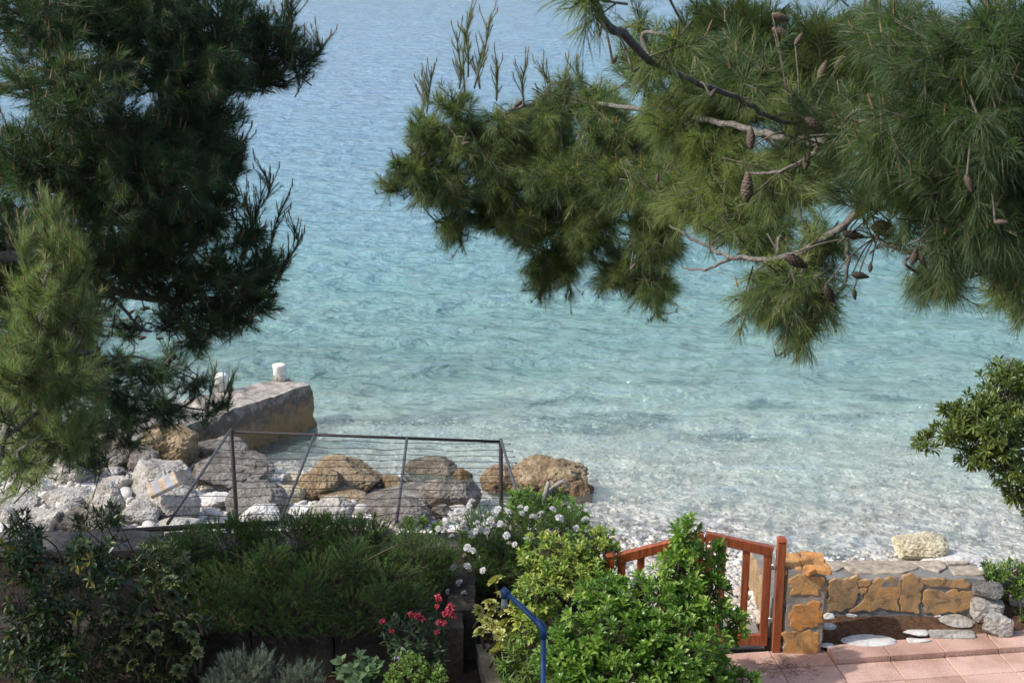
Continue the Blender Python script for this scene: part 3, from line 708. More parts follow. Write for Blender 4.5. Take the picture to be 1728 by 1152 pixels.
# ------------------------------------------------------------------ jetty
PZ = -1.25
A = gr(529, 648, PZ); B = gr(487, 637, PZ); C_ = B + np.array((-2.9, -2.2, 0)); D_ = A + np.array((-2.3, -2.75, 0))
def slab_mesh(poly, z0, z1, nseg=14, seed=0, amp=.03, edge=.05):
    """extruded outline, walls and rim roughened"""
    rng = np.random.default_rng(seed); P = []
    for i in range(len(poly)):
        a, b = poly[i], poly[(i + 1) % len(poly)]
        for t in np.linspace(0, 1, nseg, endpoint=False): P.append(a + (b - a) * t)
    P = np.array(P)[:, :2]; n = len(P); c = P.mean(0)
    zs = [z0 + (z1 - z0) * t for t in (0, .15, .3, .42, .52, .6, .68, .76, .84, .91, .97)]
    rings = [np.column_stack((P, np.full(n, z))) for z in zs]
    for s in (.985, .96, .9, .8, .65, .5, .35, .2): rings.append(np.column_stack((c + (P - c) * s, np.full(n, z1))))
    V = np.concatenate(rings)
    nz = np.array([mnoise.fractal(Vector(v) * 2.2 + Vector((seed, 0, 0)), .7, 2, 5) - .5 * max(0, mnoise.noise(Vector(v) * 3.7)) for v in V]); nz2 = np.array([mnoise.fractal(Vector(v) * 2.5 + Vector((seed, 30, 0)), .8, 2, 4) for v in V])
    out = nrm(np.column_stack((V[:, :2] - c, np.zeros(len(V)))))
    V = V + out * (nz * amp)[:, None]; V[:, 2] += nz2 * amp * .4
    F = []
    for r in range(len(rings) - 1):
        for k in range(n):
            k2 = (k + 1) % n; F.append((r * n + k, r * n + k2, (r + 1) * n + k2, (r + 1) * n + k))
    F.append(tuple((len(rings) - 1) * n + k for k in range(n)))
    g = Geo(); g.faces(V, F); return g
def jettymat():
    m, nt, out = newmat('weathered_jetty_concrete')
    tc = N(nt, 'ShaderNodeTexCoord'); ge = N(nt, 'ShaderNodeNewGeometry'); sx = N(nt, 'ShaderNodeSeparateXYZ'); nt.links.new(ge.outputs['Position'], sx.inputs[0])
    n = N(nt, 'ShaderNodeTexNoise'); n.inputs['Scale'].default_value = 6.5; n.inputs['Detail'].default_value = 12; n.inputs['Roughness'].default_value = .72; nt.links.new(tc.outputs['Object'], n.inputs['Vector'])
    top = ramp(nt, [(.32, (.13, .11, .09)), (.44, (.28, .25, .215)), (.56, (.40, .37, .33)), (.70, (.52, .50, .46))]); nt.links.new(n.outputs['Fac'], top.inputs[0])
    # weed and lichen belts on the sides, by height
    ad = N(nt, 'ShaderNodeMath', operation='MULTIPLY_ADD'); nt.links.new(n.outputs['Fac'], ad.inputs[0]); ad.inputs[1].default_value = 1.3; nt.links.new(sx.outputs[2], ad.inputs[2])
    mr = N(nt, 'ShaderNodeMapRange'); mr.inputs[1].default_value = -1.45; mr.inputs[2].default_value = -.55; nt.links.new(ad.outputs[0], mr.inputs[0])
    side = ramp(nt, [(0, (.07, .06, .04)), (.18, (.24, .155, .07)), (.4, (.27, .175, .085)), (.58, (.20, .145, .09)), (.70, (.11, .09, .072)), (.85, (.135, .115, .095)), (1, (.28, .25, .215))]); nt.links.new(mr.outputs[0], side.inputs[0])
    sn = N(nt, 'ShaderNodeSeparateXYZ'); nt.links.new(ge.outputs['Normal'], sn.inputs[0])
    m3 = N(nt, 'ShaderNodeMapRange'); m3.inputs[1].default_value = .45; m3.inputs[2].default_value = .75; nt.links.new(sn.outputs[2], m3.inputs[0])
    mx = N(nt, 'ShaderNodeMix', data_type='RGBA'); nt.links.new(m3.outputs[0], mx.inputs[0]); nt.links.new(side.outputs[0], mx.inputs[6]); nt.links.new(top.outputs[0], mx.inputs[7])
    p = N(nt, 'ShaderNodeBsdfPrincipled'); p.inputs['Roughness'].default_value = .85; nt.links.new(mx.outputs[2], p.inputs['Base Color'])
    b = N(nt, 'ShaderNodeBump'); b.inputs['Strength'].default_value = .6; b.inputs['Distance'].default_value = .05; nt.links.new(n.outputs['Fac'], b.inputs['Height']); nt.links.new(b.outputs[0], p.inputs['Normal'])
    nt.links.new(p.outputs[0], out.inputs[0]); return m
jet = slab_mesh([D_, A, B, C_], -2.9, PZ, 44, 3, .11).build('jetty', jettymat(), smooth=False, origin=(A + C_) / 2)
tag(jet, 'old stained concrete jetty running out into the sea', 'jetty')
for (u, v, lb) in ((472, 641, 'white painted mooring post near the end of the jetty'), (373, 658, 'white painted mooring post beside the pine branches')):
    c = gr(u, v, PZ); g = Geo(); n = 14; rr = np.random.default_rng(int(u))
    prof = [(-.06, .098), (.05, .097), (.12, .092), (.19, .095), (.235, .104), (.262, .103), (.272, .085), (.276, .04)]
    V = []
    for z, r in prof:
        for k in range(n):
            a = k * 2 * math.pi / n; q = r * (1 + rr.normal(0, .02)) * (1 / max(abs(math.cos(a)), abs(math.sin(a)))) ** .45
            V.append((c[0] + q * math.cos(a + .5), c[1] + q * math.sin(a + .5), c[2] + z))
    F = [(i * n + k, i * n + (k + 1) % n, (i + 1) * n + (k + 1) % n, (i + 1) * n + k) for i in range(len(prof) - 1) for k in range(n)] + [tuple((len(prof) - 1) * n + k for k in range(n))]
    g.faces(V, F); tag(g.build('mooring_post', M['bollard'], origin=c), lb, 'mooring post', 'mooring posts on the jetty')

# weathered orange slab with blue stripes leaning on the boulders
def slabmat():
    m, nt, out = newmat('striped_slab')
    tc = N(nt, 'ShaderNodeTexCoord'); sx = N(nt, 'ShaderNodeSeparateXYZ'); nt.links.new(tc.outputs['Object'], sx.inputs[0])
    n = N(nt, 'ShaderNodeTexNoise'); n.inputs['Scale'].default_value = 14; n.inputs['Detail'].default_value = 6; nt.links.new(tc.outputs['Object'], n.inputs['Vector'])
    r = ramp(nt, [(.3, (.27, .175, .11)), (.5, (.40, .31, .235)), (.7, (.50, .45, .39))]); nt.links.new(n.outputs['Fac'], r.inputs[0])
    w = N(nt, 'ShaderNodeMath', operation='PINGPONG'); w.inputs[1].default_value = .085; nt.links.new(sx.outputs[0], w.inputs[0])
    gt = N(nt, 'ShaderNodeMath', operation='GREATER_THAN'); gt.inputs[1].default_value = .052; nt.links.new(w.outputs[0], gt.inputs[0])
    ml = N(nt, 'ShaderNodeMath', operation='MULTIPLY'); nt.links.new(gt.outputs[0], ml.inputs[0]); nt.links.new(n.outputs['Fac'], ml.inputs[1])
    mx = N(nt, 'ShaderNodeMix', data_type='RGBA'); nt.links.new(ml.outputs[0], mx.inputs[0]); nt.links.new(r.outputs[0], mx.inputs[6]); mx.inputs[7].default_value = (.22, .36, .55, 1)
    p = N(nt, 'ShaderNodeBsdfPrincipled'); p.inputs['Roughness'].default_value = .8; nt.links.new(mx.outputs[2], p.inputs['Base Color']); nt.links.new(p.outputs[0], out.inputs[0]); return m
c = at(276, 818, 16.7)
g = Geo(); box_at(g, np.zeros(3), np.array((1., 0, 0)), np.array((0, 1., 0)), -.2, .2, -.09, .09, -.045, .045, .012)
o = g.build('slab_fragment', slabmat(), smooth=False); o.location = tuple(c); o.rotation_euler = (math.radians(48), math.radians(-24), math.radians(12))
tag(o, 'weathered orange slab with faded blue stripes propped on boulders', 'slab')

# ------------------------------------------------------------------ stone wall, pillar, gate
def stone_face(g, poly, fn, thick, seed, R, n=64, rag=.085):
    """one rough stone: outline poly (2D), fn(u,v,h)->world; h is the relief"""
    rng = np.random.default_rng(seed); P = np.array(poly, float)
    per = np.concatenate(([0], np.cumsum(np.linalg.norm(np.roll(P, -1, 0) - P, axis=1)))); tot = per[-1]
    Q = []
    for s in np.linspace(0, tot, n, endpoint=False):
        i = min(np.searchsorted(per, s, side='right') - 1, len(P) - 1); t = (s - per[i]) / max(per[i + 1] - per[i], 1e-6)
        Q.append(P[i] + (P[(i + 1) % len(P)] - P[i]) * t)
    Q = np.array(Q)
    for _ in range(1): Q = .5 * Q + .25 * (np.roll(Q, 1, 0) + np.roll(Q, -1, 0))
    c = Q.mean(0); Q = c + (Q - c) * 1.09; size = math.sqrt(abs(np.sum(Q[:, 0] * np.roll(Q[:, 1], -1) - Q[:, 1] * np.roll(Q[:, 0], -1)) / 2))
    w = np.array([mnoise.fractal(Vector((q[0] * 14 / max(size, .1) * .25, q[1] * 14 / max(size, .1) * .25, seed)), .7, 2, 4) for q in Q])
    Q = Q + nrm(Q - c) * (w * rag * size * 1.6)[:, None]
    V = []; rings = [(1.0, -.02), (1.0, thick * .6), (.98, thick * .92), (.93, thick), (.80, thick), (.55, thick), (.36, thick), (.18, thick)]
    for s, h in rings:
        for q in Q:
            p = c + (q - c) * s
            hh = h + (thick * .35 * mnoise.fractal(Vector((p[0] * 9, p[1] * 9, seed * 3.1)), .8, 2, 4) if s < 1 else 0)
            V.append(fn(p[0], p[1], hh))
    F = []
    m = len(rings)
    for r in range(m - 1):
        for k in range(n):
            F.append((r * n + k, r * n + (k + 1) % n, (r + 1) * n + (k + 1) % n, (r + 1) * n + k))
    F.append(tuple((m - 1) * n + k for k in range(n)))
    g.faces(V, F, R)
def rough_box(g, x0, x1, y0, y1, z0, z1, seg=.05, amp=.008, seed=0):
    """box with subdivided, slightly lumpy faces"""
    def lump(p):
        return p + np.array((mnoise.noise(Vector(p) * 7 + Vector((seed, 0, 0))), mnoise.noise(Vector(p) * 7 + Vector((0, seed + 9, 0))), mnoise.noise(Vector(p) * 7 + Vector((0, 0, seed + 20))))) * amp
    def face(o, a, b):
        na = max(1, int(np.linalg.norm(a) / seg)); nb = max(1, int(np.linalg.norm(b) / seg))
        V = [lump(o + a * i / na + b * j / nb) for j in range(nb + 1) for i in range(na + 1)]
        F = [(j * (na + 1) + i, j * (na + 1) + i + 1, (j + 1) * (na + 1) + i + 1, (j + 1) * (na + 1) + i) for j in range(nb) for i in range(na)]
        g.faces(V, F)
    X, Y, Z = np.array((x1 - x0, 0, 0.)), np.array((0, y1 - y0, 0.)), np.array((0, 0, z1 - z0)); o = np.array((x0, y0, z0), float)
    face(o, X, Z); face(o + Y, Z, X); face(o, Z, Y); face(o + X, Y, Z); face(o + Z, X, Y); face(o, Y, X)

# pillar: front plane y = 10.92
PX0, PX1, PY0, PY1, PH = 2.335, 2.655, 10.93, 11.24, .775
pil = empty('stone_pillar', ((PX0 + PX1) / 2, (PY0 + PY1) / 2, 0), 'square mortared pillar of orange stones beside the wooden gate', 'pillar')
g = Geo(); rough_box(g, PX0, PX1, PY0, PY1, -.05, PH, .04, .012, 1); g.build('mortar_core', M['warm_mortar'], pil)
def zoomc(x, y): return (900 + x / 2.88, 752 + y / 2.88)     # traced outlines, photograph pixels
def onY(Y):
    def f(x, y):
        u, v = zoomc(x, y); p = at(u, v, Y); return (p[0], p[2])
    return f
F_ = onY(PY0)
g = Geo()
fr = lambda u, v, h: np.array((u, PY0 - h, v))
for k, (poly, R) in enumerate([([(1258, 640), (1300, 626), (1390, 630), (1404, 645), (1400, 690), (1380, 712), (1300, 722), (1258, 716), (1252, 680)], .72),
                               ([(1252, 790), (1330, 765), (1350, 757), (1388, 762), (1390, 850), (1372, 874), (1300, 882), (1246, 876), (1244, 830)], 1.0),
                               ([(1222, 908), (1300, 905), (1384, 903), (1384, 985), (1372, 1004), (1226, 1006)], .8)]):
    stone_face(g, [F_(*q) for q in poly], fr, .009, 20 + k, R)
tp = lambda u, v, h: np.array((u, v, PH + h))
stone_face(g, [(PX0 + .12, PY0 - .015), (PX1 + .02, PY0 - .015), (PX1 + .02, PY0 + .17), (PX1 - .02, PY1 + .01), (PX0 + .17, PY1 + .01)], tp, .022, 31, .95)
stone_face(g, [(PX0 - .01, PY0 + .06), (PX0 + .105, PY0 + .02), (PX0 + .15, PY1), (PX0, PY1)], tp, .016, 32, .8)
lf = lambda u, v, h: np.array((PX0 - h, u, v))
stone_face(g, [(PY0 + .03, .5), (PY0 + .24, .48), (PY0 + .26, .72), (PY0 + .05, .7)], lf, .016, 33, .2)
stone_face(g, [(PY0 + .03, .08), (PY0 + .24, .05), (PY0 + .25, .4), (PY0 + .05, .42)], lf, .016, 34, .3)
rt = lambda u, v, h: np.array((PX1 + h, u, v))
stone_face(g, [(PY0 + .04, .1), (PY0 + .24, .08), (PY0 + .25, .34), (PY0 + .05, .33)], rt, .02, 35, .6)
stone_face(g, [(PY0 + .04, .42), (PY0 + .24, .4), (PY0 + .25, .68), (PY0 + .05, .68)], rt, .02, 36, .5)
g.build('stone_facing', M['wallstone'], pil)

WY0, WY1, WT = 11.50, 11.84, .41
wal = empty('low_stone_wall', (3.4, (WY0 + WY1) / 2, 0), 'low garden wall of ochre stones with a flat grey coping', 'wall')
g = Geo(); rough_box(g, PX1 - .03, 4.22, WY0, WY1, -.1, WT, .06, .014, 5)
rough_box(g, 2.27, 2.45, PY1 + .02, 12.35, -.55, .36, .07, .02, 7)       # return beside the beach path
g.build('mortar_core', M['mortar'], wal)
def zw(x, y): return (1380 + x / 4.966, 920 + y / 4.966)
def onW(x, y):
    u, v = zw(x, y); p = at(u, v, WY0); return (p[0], p[2])
g = Geo(); fw = lambda u, v, h: np.array((u, WY0 - h, v))
for k, (poly, R) in enumerate([([(120, 300), (180, 278), (325, 284), (336, 340), (325, 440), (300, 505), (180, 540), (95, 548), (92, 520), (110, 420), (92, 390)], .22),
                               ([(340, 290), (420, 285), (440, 300), (425, 335), (345, 340)], .35), ([(345, 372), (380, 350), (410, 358), (400, 390), (365, 415)], .6),
                               ([(480, 300), (530, 270), (680, 285), (684, 345), (665, 530), (590, 536), (545, 512), (420, 530), (300, 550), (290, 535), (370, 480), (420, 390), (440, 330)], .42),
                               ([(715, 270), (770, 258), (840, 268), (862, 330), (858, 420), (838, 480), (850, 560), (780, 556), (715, 535), (688, 440), (712, 380)], .3),
                               ([(870, 290), (990, 272), (1120, 290), (1190, 283), (1268, 312), (1248, 352), (1100, 345), (950, 340)], .33),
                               ([(905, 400), (950, 385), (1060, 380), (1300, 392), (1320, 430), (1270, 500), (1190, 550), (1100, 545), (960, 568), (905, 550), (900, 480)], .3),
                               ([(40, 290), (70, 284), (78, 330), (70, 420), (44, 430)], .3)]):
    stone_face(g, [onW(*q) for q in poly], fw, .009, 50 + k, R)
lw = lambda u, v, h: np.array((2.27 - h, u, v))
for k in range(4): stone_face(g, [(11.3 + k * .26, -.3), (11.53 + k * .26, -.3), (11.54 + k * .26, .3), (11.31 + k * .26, .28)], lw, .02, 70 + k, .05)
g.build('stone_facing', M['wallstone'], wal)
g = Geo(); tw = lambda u, v, h: np.array((u, v, WT + h))
def onT(x, y):
    u, v = zw(x, y); p = gr(u, v, WT); return (p[0], p[1])
for k, (poly, R) in enumerate([([(30, 140), (180, 142), (208, 190), (150, 222), (30, 220)], .55), ([(205, 150), (350, 138), (770, 138), (832, 195), (690, 235), (340, 236), (290, 225)], .35),
                               ([(780, 140), (1030, 138), (1070, 190), (1010, 222), (900, 200)], .62), ([(1060, 142), (1250, 142), (1255, 160), (1090, 166)], .4), ([(1110, 185), (1290, 180), (1395, 240), (1330, 256), (1150, 248)], .45)]):
    stone_face(g, [onT(*q) for q in poly], tw, .016, 80 + k, R, rag=.02)
g.build('coping', M['coping'], wal)

gate = empty('wooden_gate', (1.58, 10.97, 0), 'double leaf garden gate of varnished red wood with an arched top', 'gate')
GY = 10.975
def bar(g, x0, z0, x1, z1, w, th, Y, R=0.0):
    """straight squared timber in the plane y=Y from (x0,z0) to (x1,z1)"""
    a = np.array((x0, z0)); b = np.array((x1, z1)); d = (b - a) / np.linalg.norm(b - a); n = np.array((-d[1], d[0])) * w / 2
    c = .005; V = []
    for (q, s) in ((a, 1), (b, -1)):
        for (yy, k) in ((-th / 2, 1), (th / 2, 1)):
            pass
    pr = [(-w / 2 + c, -th / 2), (w / 2 - c, -th / 2), (w / 2, -th / 2 + c), (w / 2, th / 2 - c), (w / 2 - c, th / 2), (-w / 2 + c, th / 2), (-w / 2, th / 2 - c), (-w / 2, -th / 2 + c)]
    nn = np.array((-d[1], d[0]))
    for q in (a, b):
        for (s, y) in pr:
            p = q + nn * s; V.append((p[0], Y + y, p[1]))
    F = [(k, (k + 1) % 8, 8 + (k + 1) % 8, 8 + k) for k in range(8)] + [tuple(range(8))[::-1], tuple(range(8, 16))]
    g.faces(V, F, R)
def gx(u): return at(u, 1000, GY)[0]
def gz(v): return at(1180, v, GY)[2]
zb = .055
for nm, xs in (('gate_post', (2.270,)), ('gate_post', (gx(1034) - .03,))):
    g = Geo(); x = xs[0]; zt = gz(910) if x > 2 else gz(935)
    bar(g, x, 0.0, x, zt, .07, .08, GY - .005); V0 = [(x - .039, GY - .052, zt), (x + .039, GY - .052, zt), (x + .039, GY + .042, zt), (x - .039, GY + .042, zt), (x - .03, GY - .035, zt + .022), (x + .03, GY - .035, zt + .022), (x + .03, GY + .025, zt + .022), (x - .03, GY + .025, zt + .022)]
    g.faces(V0, [(3, 2, 1, 0), (0, 1, 5, 4), (1, 2, 6, 5), (2, 3, 7, 6), (3, 0, 4, 7), (4, 5, 6, 7)]); g.build(nm, M['gatewood'], gate, smooth=False)
def leaf(xa, za, xb, zb_, slats, nm):
    """one gate leaf from hinge (xa) to meeting stile (xb)"""
    s = 1 if xb > xa else -1; w = .068
    f = lambda x: za + (zb_ - za) * (x - xa) / (xb - xa)
    for x in (xa + s * w / 2, xb - s * w / 2):
        g = Geo(); bar(g, x, zb, x, f(x) - .03, w, .045, GY); g.build('stile', M['gatewood'], gate, smooth=False)
    g2 = Geo(); bar(g2, xa, za - .03, xb, zb_ - .03, .085, .058, GY)
    g2.build('top_rail', M['gatewood'], gate, smooth=False)
    g3 = Geo(); bar(g3, xa + s * w, zb + .05, xb - s * w, zb + .05, .10, .044, GY)
    g3.build('bottom_rail', M['gatewood'], gate, smooth=False)
    for x in slats:
        g4 = Geo(); bar(g4, x, zb + .10, x, f(x) - .073, .062, .028, GY)
        g4.build('slat', M['gatewood'], gate, smooth=False)
leaf(gx(1299), gz(924), gx(1187), gz(899), (gx(1256), gx(1216)), 'r')
leaf(gx(1041), gz(936), gx(1184), gz(899), (gx(1080), gx(1121), gx(1150)), 'l')
pl = Geo(); c = np.array((gx(1194), GY - .045, gz(915)))
box_at(pl, c, np.array((1., 0, 0)), np.array((0, 1., 0)), -.026, .026, -.012, .012, -.05, 0, .006)
pad = pl.build('padlock', M['brass'], gate)
g = Geo(); a = np.linspace(0, math.pi, 9); tube(g, [c + np.array((.017 * math.cos(t), 0, .03 * math.sin(t))) for t in a], .004, 6); g.build('shackle', M['steel'], pad)
for z in (.3, .8):
    g = Geo(); bar(g, gx(1299) - .005, z, gx(1299) + .045, z, .05, .012, GY - .026); g.build('hinge', M['steel'], gate)

# stones laid in the bed by the wall, and the bed itself
g = Geo(); nx, ny = 46, 22
V = []
for j in range(ny + 1):
    for i in range(nx + 1):
        x = PX1 - .02 + (4.75 - PX1) * i / nx; s = j / ny
        yf = TO[1] + .245 + .012 * (x - TO[0]) / .485 + (x - TO[0]) * .131 - .01; y = yf + (WY0 + .02 - yf) * s
        V.append((x, y, .018 + .03 * s + .012 * mnoise.fractal(Vector((x * 6, y * 6, 0)), .8, 2, 4)))
F = [(j * (nx + 1) + i, j * (nx + 1) + i + 1, (j + 1) * (nx + 1) + i + 1, (j + 1) * (nx + 1) + i) for j in range(ny) for i in range(nx)]
g.faces(V, F); tag(g.build('flower_bed_soil', M['redsoil']), kind='structure')
# the strip right of the low wall
g = Geo(); V = []
for j in range(13):
    for i in range(25):
        x = 4.15 + 2.6 * i / 24; y = 11.12 + .14 * (x - 4.1) + .8 * j / 12
        V.append((x, y, .03 + .22 * (j / 12) ** 1.2 + .03 * mnoise.fractal(Vector((x * 4, y * 4, 2)), .8, 2, 4)))
F = [(j * 25 + i, j * 25 + i + 1, (j + 1) * 25 + i + 1, (j + 1) * 25 + i) for j in range(12) for i in range(24)]
g.faces(V, F); tag(g.build('sloping_bank', M['redsoil']), kind='structure')
def bed_stone(label, u, v, w, h, mat, seed, z=.05, flat=.5, cat='stone', **kw):
    c = gr(u, v, z); t = (c[1]) / ray(u, v)[1] / 2400; rx = w / 2 * t; ry = h / 2 * t / .48 * flat; rz = h / 2 * t * (1.05 - flat) / .88
    V, F = rock_shape(seed, 4, **kw); V = V / np.abs(V).max(0) * np.array((rx, ry, max(rz, .02))) + c
    g = Geo(); g.faces(V, F); return tag(g.build('stone', M[mat], origin=c), label, cat, 'pale stones set in the flower bed')
BS = [(1434, 1037, 34, 15, 'whitestone', 'peanut shaped white stone under the wall', .45, dict(cuts=2, rough=.15)), (1399, 1040, 22, 20, 'whitestone', 'upper of the stacked white stones behind the pillar', .4, dict(cuts=2)),
      (1398, 1057, 28, 19, 'whitestone', 'round white stone right behind the pillar', .4, dict(cuts=1, rough=.05)), (1505, 1034, 26, 10, 'limestone', 'small greyish stone under the middle of the wall', .5, dict(cuts=3)),
      (1560, 1036, 26, 13, 'whitestone', 'oval white stone by the foot of the wall', .45, dict(cuts=1, rough=.05)), (1583, 1037, 22, 15, 'whitestone', 'curved white stone left of the large round slab', .45, dict(cuts=3)),
      (1617, 1046, 64, 32, 'limestone', 'large grey white flat stone with a pitted top', .75, dict(cuts=6, rough=.08)), (1466, 1080, 96, 25, 'whitestone', 'long flat white slab at the paving edge', .85, dict(cuts=7, rough=.1)),
      (1546, 1067, 46, 14, 'whitestone', 'ragged white flat stone in the bark', .85, dict(cuts=8, rough=.2)), (1548, 1080, 48, 10, 'whitestone', 'thin white flake against the paving edge', .85, dict(cuts=8, rough=.15)),
      (1607, 1070, 80, 18, 'limestone', 'rectangular pale slab set beside the paving', .88, dict(box=.9, cuts=3, rough=.04)), (1396, 1088, 26, 12, 'whitestone', 'small white stone at the foot of the pillar', .5, dict(cuts=2))]
for k, (u, v, w, h, mt, lb, fl, kw) in enumerate(BS): bed_stone(lb, u, v, w, h, mt, 300 + k, flat=fl, **kw)
RS = [((1644, 984, 1692, 1012), 'greystone', 'dark grey block on top of the stones ending the wall', 11.45), ((1640, 1006, 1690, 1044), 'limestone', 'pale block under the dark one at the wall end', 11.45),
      ((1656, 1034, 1706, 1072), 'limestone', 'squared pale block standing at the paving corner', 11.2), ((1700, 1003, 1732, 1022), 'limestone', 'rounded pale stone on the bank under the green ground cover', 11.6), ((1672, 966, 1712, 1000), 'greystone', 'grey stone behind the dark block near the ground cover', 11.75)]
for k, (bx, mt, lb, Y) in enumerate(RS): place_rock('stone', lb, bx, mt, 340 + k, Y=Y, yr=.7, group='stones at the end of the low wall', cat='stone', sub=4, box=.7, cuts=5, rough=.08)

# ------------------------------------------------------------------ garden walls on the left
gw = empty('retaining_wall', (-2.9, 12.1, 0), 'old stone retaining wall with flat grey capstones in the pine shade', 'wall')
g = Geo(); rs = np.random.default_rng(21)
z = -.1
for row in range(5):
    h = .112; x = -7.2 + rs.uniform(0, .3)
    while x < .7:
        w = rs.uniform(.25, .55); d = rs.uniform(0, .03); rough_box(g, x, min(x + w - .02, .75), 11.98 - d, 12.28, z, z + h - .012, .12, .02, row * 7 + int(x * 10)); x += w
    z += h
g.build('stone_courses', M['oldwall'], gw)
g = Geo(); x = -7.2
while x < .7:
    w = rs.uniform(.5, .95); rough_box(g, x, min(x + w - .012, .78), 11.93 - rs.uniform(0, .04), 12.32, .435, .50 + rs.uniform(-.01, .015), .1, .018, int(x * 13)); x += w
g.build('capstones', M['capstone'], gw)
pw = empty('planter_wall', (-2.4, 10.75, 0), 'dark low planter wall below the rosemary hedge', 'wall')
g = Geo(); x = -6.4
while x < -.42:
    w = min(rs.uniform(.5, .9), -.4 - x); rough_box(g, x, x + w - .015, 10.66 - rs.uniform(0, .02), 10.9, -.1, .40, .1, .022, int(x * 17) + 3); x += w
rough_box(g, -.55, -.32, 10.9, 12.0, -.1, .42, .1, .02, 77)
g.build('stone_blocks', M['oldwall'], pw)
g = Geo(); V = []
for j in range(9):
    for i in range(49): V.append((-7 + 6.5 * i / 48, 10.88 + 1.12 * j / 8, .36 + .03 * mnoise.fractal(Vector((i * .3, j * .4, 0)), .8, 2, 4)))
g.faces(V, [(j * 49 + i, j * 49 + i + 1, (j + 1) * 49 + i + 1, (j + 1) * 49 + i) for j in range(8) for i in range(48)])
tag(g.build('planter_soil', M['soil']), kind='structure')
g = Geo()
ka, kb = gr(816, 1085, .12), gr(833, 1152, .12); kd = nrm(kb - ka)
rough_box(g, -.065, .065, 0, 2.6, -.15, .12, .08, .008, 5)
o = g.build('bed_kerb', M['concrete']); o.location = (ka[0], ka[1], 0); o.rotation_euler = (0, 0, math.atan2(-kd[0], kd[1]) if kd[1] > 0 else math.atan2(kd[1], kd[0]) - math.pi / 2)
o.data.materials[0] = M['kerb']
tag(o, 'narrow pale concrete kerb dividing the two planting beds', 'kerb')
g = Geo(); V = []
for j in range(21):
    for i in range(21): V.append((-.18 + .11 * (10.9 - (8.4 + 2.4 * j / 20)) + (1.75 + .18) * i / 20, 8.4 + 2.4 * j / 20, .05 + .04 * mnoise.fractal(Vector((i * .3, j * .4, 5)), .8, 2, 4)))
g.faces(V, [(j * 21 + i, j * 21 + i + 1, (j + 1) * 21 + i + 1, (j + 1) * 21 + i) for j in range(20) for i in range(20)])
tag(g.build('shrub_bed_soil', M['soil']), kind='structure')

# ------------------------------------------------------------------ wire trellis
tr = empty('wire_trellis', (-1.6, 14, 0), 'rusty iron trellis strung with wires sloping out over the boulders', 'trellis')
FL, FR = at(390, 728, 16.0), at(845, 745, 16.0)
F2, F3 = at(531, 737, 16.0), at(687, 742, 16.0)
NL, N2, N3, NR = at(283, 883, 12.42), at(473, 880, 12.42), at(669, 880, 12.42), at(887, 880, 12.42)
g = Geo(); tube(g, [FL + np.array((0, 0, .0)), FR], .019, 8); g.build('far_rail', M['iron'], tr)
for (p) in (FL, FR):
    g = Geo(); b = p.copy(); b[2] = float(terrain(p[0], p[1])) - .3; tube(g, [p, (p + b) / 2 + np.array((.004, 0, 0)), b], .026, 8); g.build('post', M['iron'], tr)
for a, b in ((NL, FL), (N2, F2), (N3, F3), (NR, FR)):
    g = Geo(); tube(g, [a, (a + b) / 2 + np.array((0, 0, .012)), b + np.array((0, 0, .03))], .017, 8); g.build('sloping_bar', M['bar'], tr)
rw = np.random.default_rng(9)
for k in range(11):
    t = (k + .55) / 11.3
    pts = []
    for a, b in ((NL, FL), (N2, F2), (N3, F3), (NR, FR)):
        p = a + (b - a) * (t + rw.normal(0, .004)); p[2] += .024 + rw.normal(0, .006); pts.append(p)
    pts = [pts[0] + (pts[0] - pts[1]) * .07] + pts + [pts[-1] + (pts[-1] - pts[-2]) * .07]
    q = curve(pts, 5); q[:, 2] += rw.normal(0, .006, len(q)); q[2:-2:3, 2] -= .012
    g = Geo(); tube(g, q, .0038, 5); g.build('wire', M['iron'], tr)
nr = [at(-40, 905, 12.36), at(160, 899, 12.36), at(320, 889, 12.36), at(470, 882, 12.36)]
g = Geo(); tube(g, nr, .028, 6); g.build('near_rail', M['iron'], tr)

# ------------------------------------------------------------------ garden shower
sh = empty('garden_shower', (.19, 7.65, 0), 'blue painted outdoor shower pipe rising in front of the shrubs', 'shower')
top = at(917, 1058, 7.65); head = at(851, 997, 7.95)
g = Geo(); tube(g, [(top[0], top[1], -.05), (top[0] + .004, top[1], 1.0), (top[0], top[1], top[2] - .03)], .0175, 10); g.build('riser_pipe', M['bluepipe'], sh)
g = Geo(); d = nrm(head - top); tube(g, [top + np.array((0, 0, -.07)), top + np.array((0, 0, -.02)), top + d * .025 + np.array((0, 0, .006)), top + d * .07], .0235, 10); g.build('elbow', M['bluepipe'], sh)
g = Geo(); tube(g, [top + d * .02, (top + head) / 2 + np.array((0, 0, .004)), head], .0175, 10); g.build('arm', M['bluepipe'], sh)
g = Geo(); tube(g, [head - d * .04, head + d * .012], .0235, 10); tube(g, [head + np.array((0, 0, .01)), head - np.array((0, 0, .045))], .02, 10); g.build('end_fitting', M['bluepipe'], sh)
g = Geo(); tube(g, [head - np.array((0, 0, .045)), head - np.array((0, 0, .06)), head - np.array((0, 0, .085)), head - np.array((0, 0, .11))], [.014, .017, .021, .024], 12)
g.build('shower_head', stonemat('chalky_shower_head', [(.3, (.16, .22, .22)), (.7, (.32, .35, .32))], 30, .3, 80, .2, .5), sh)

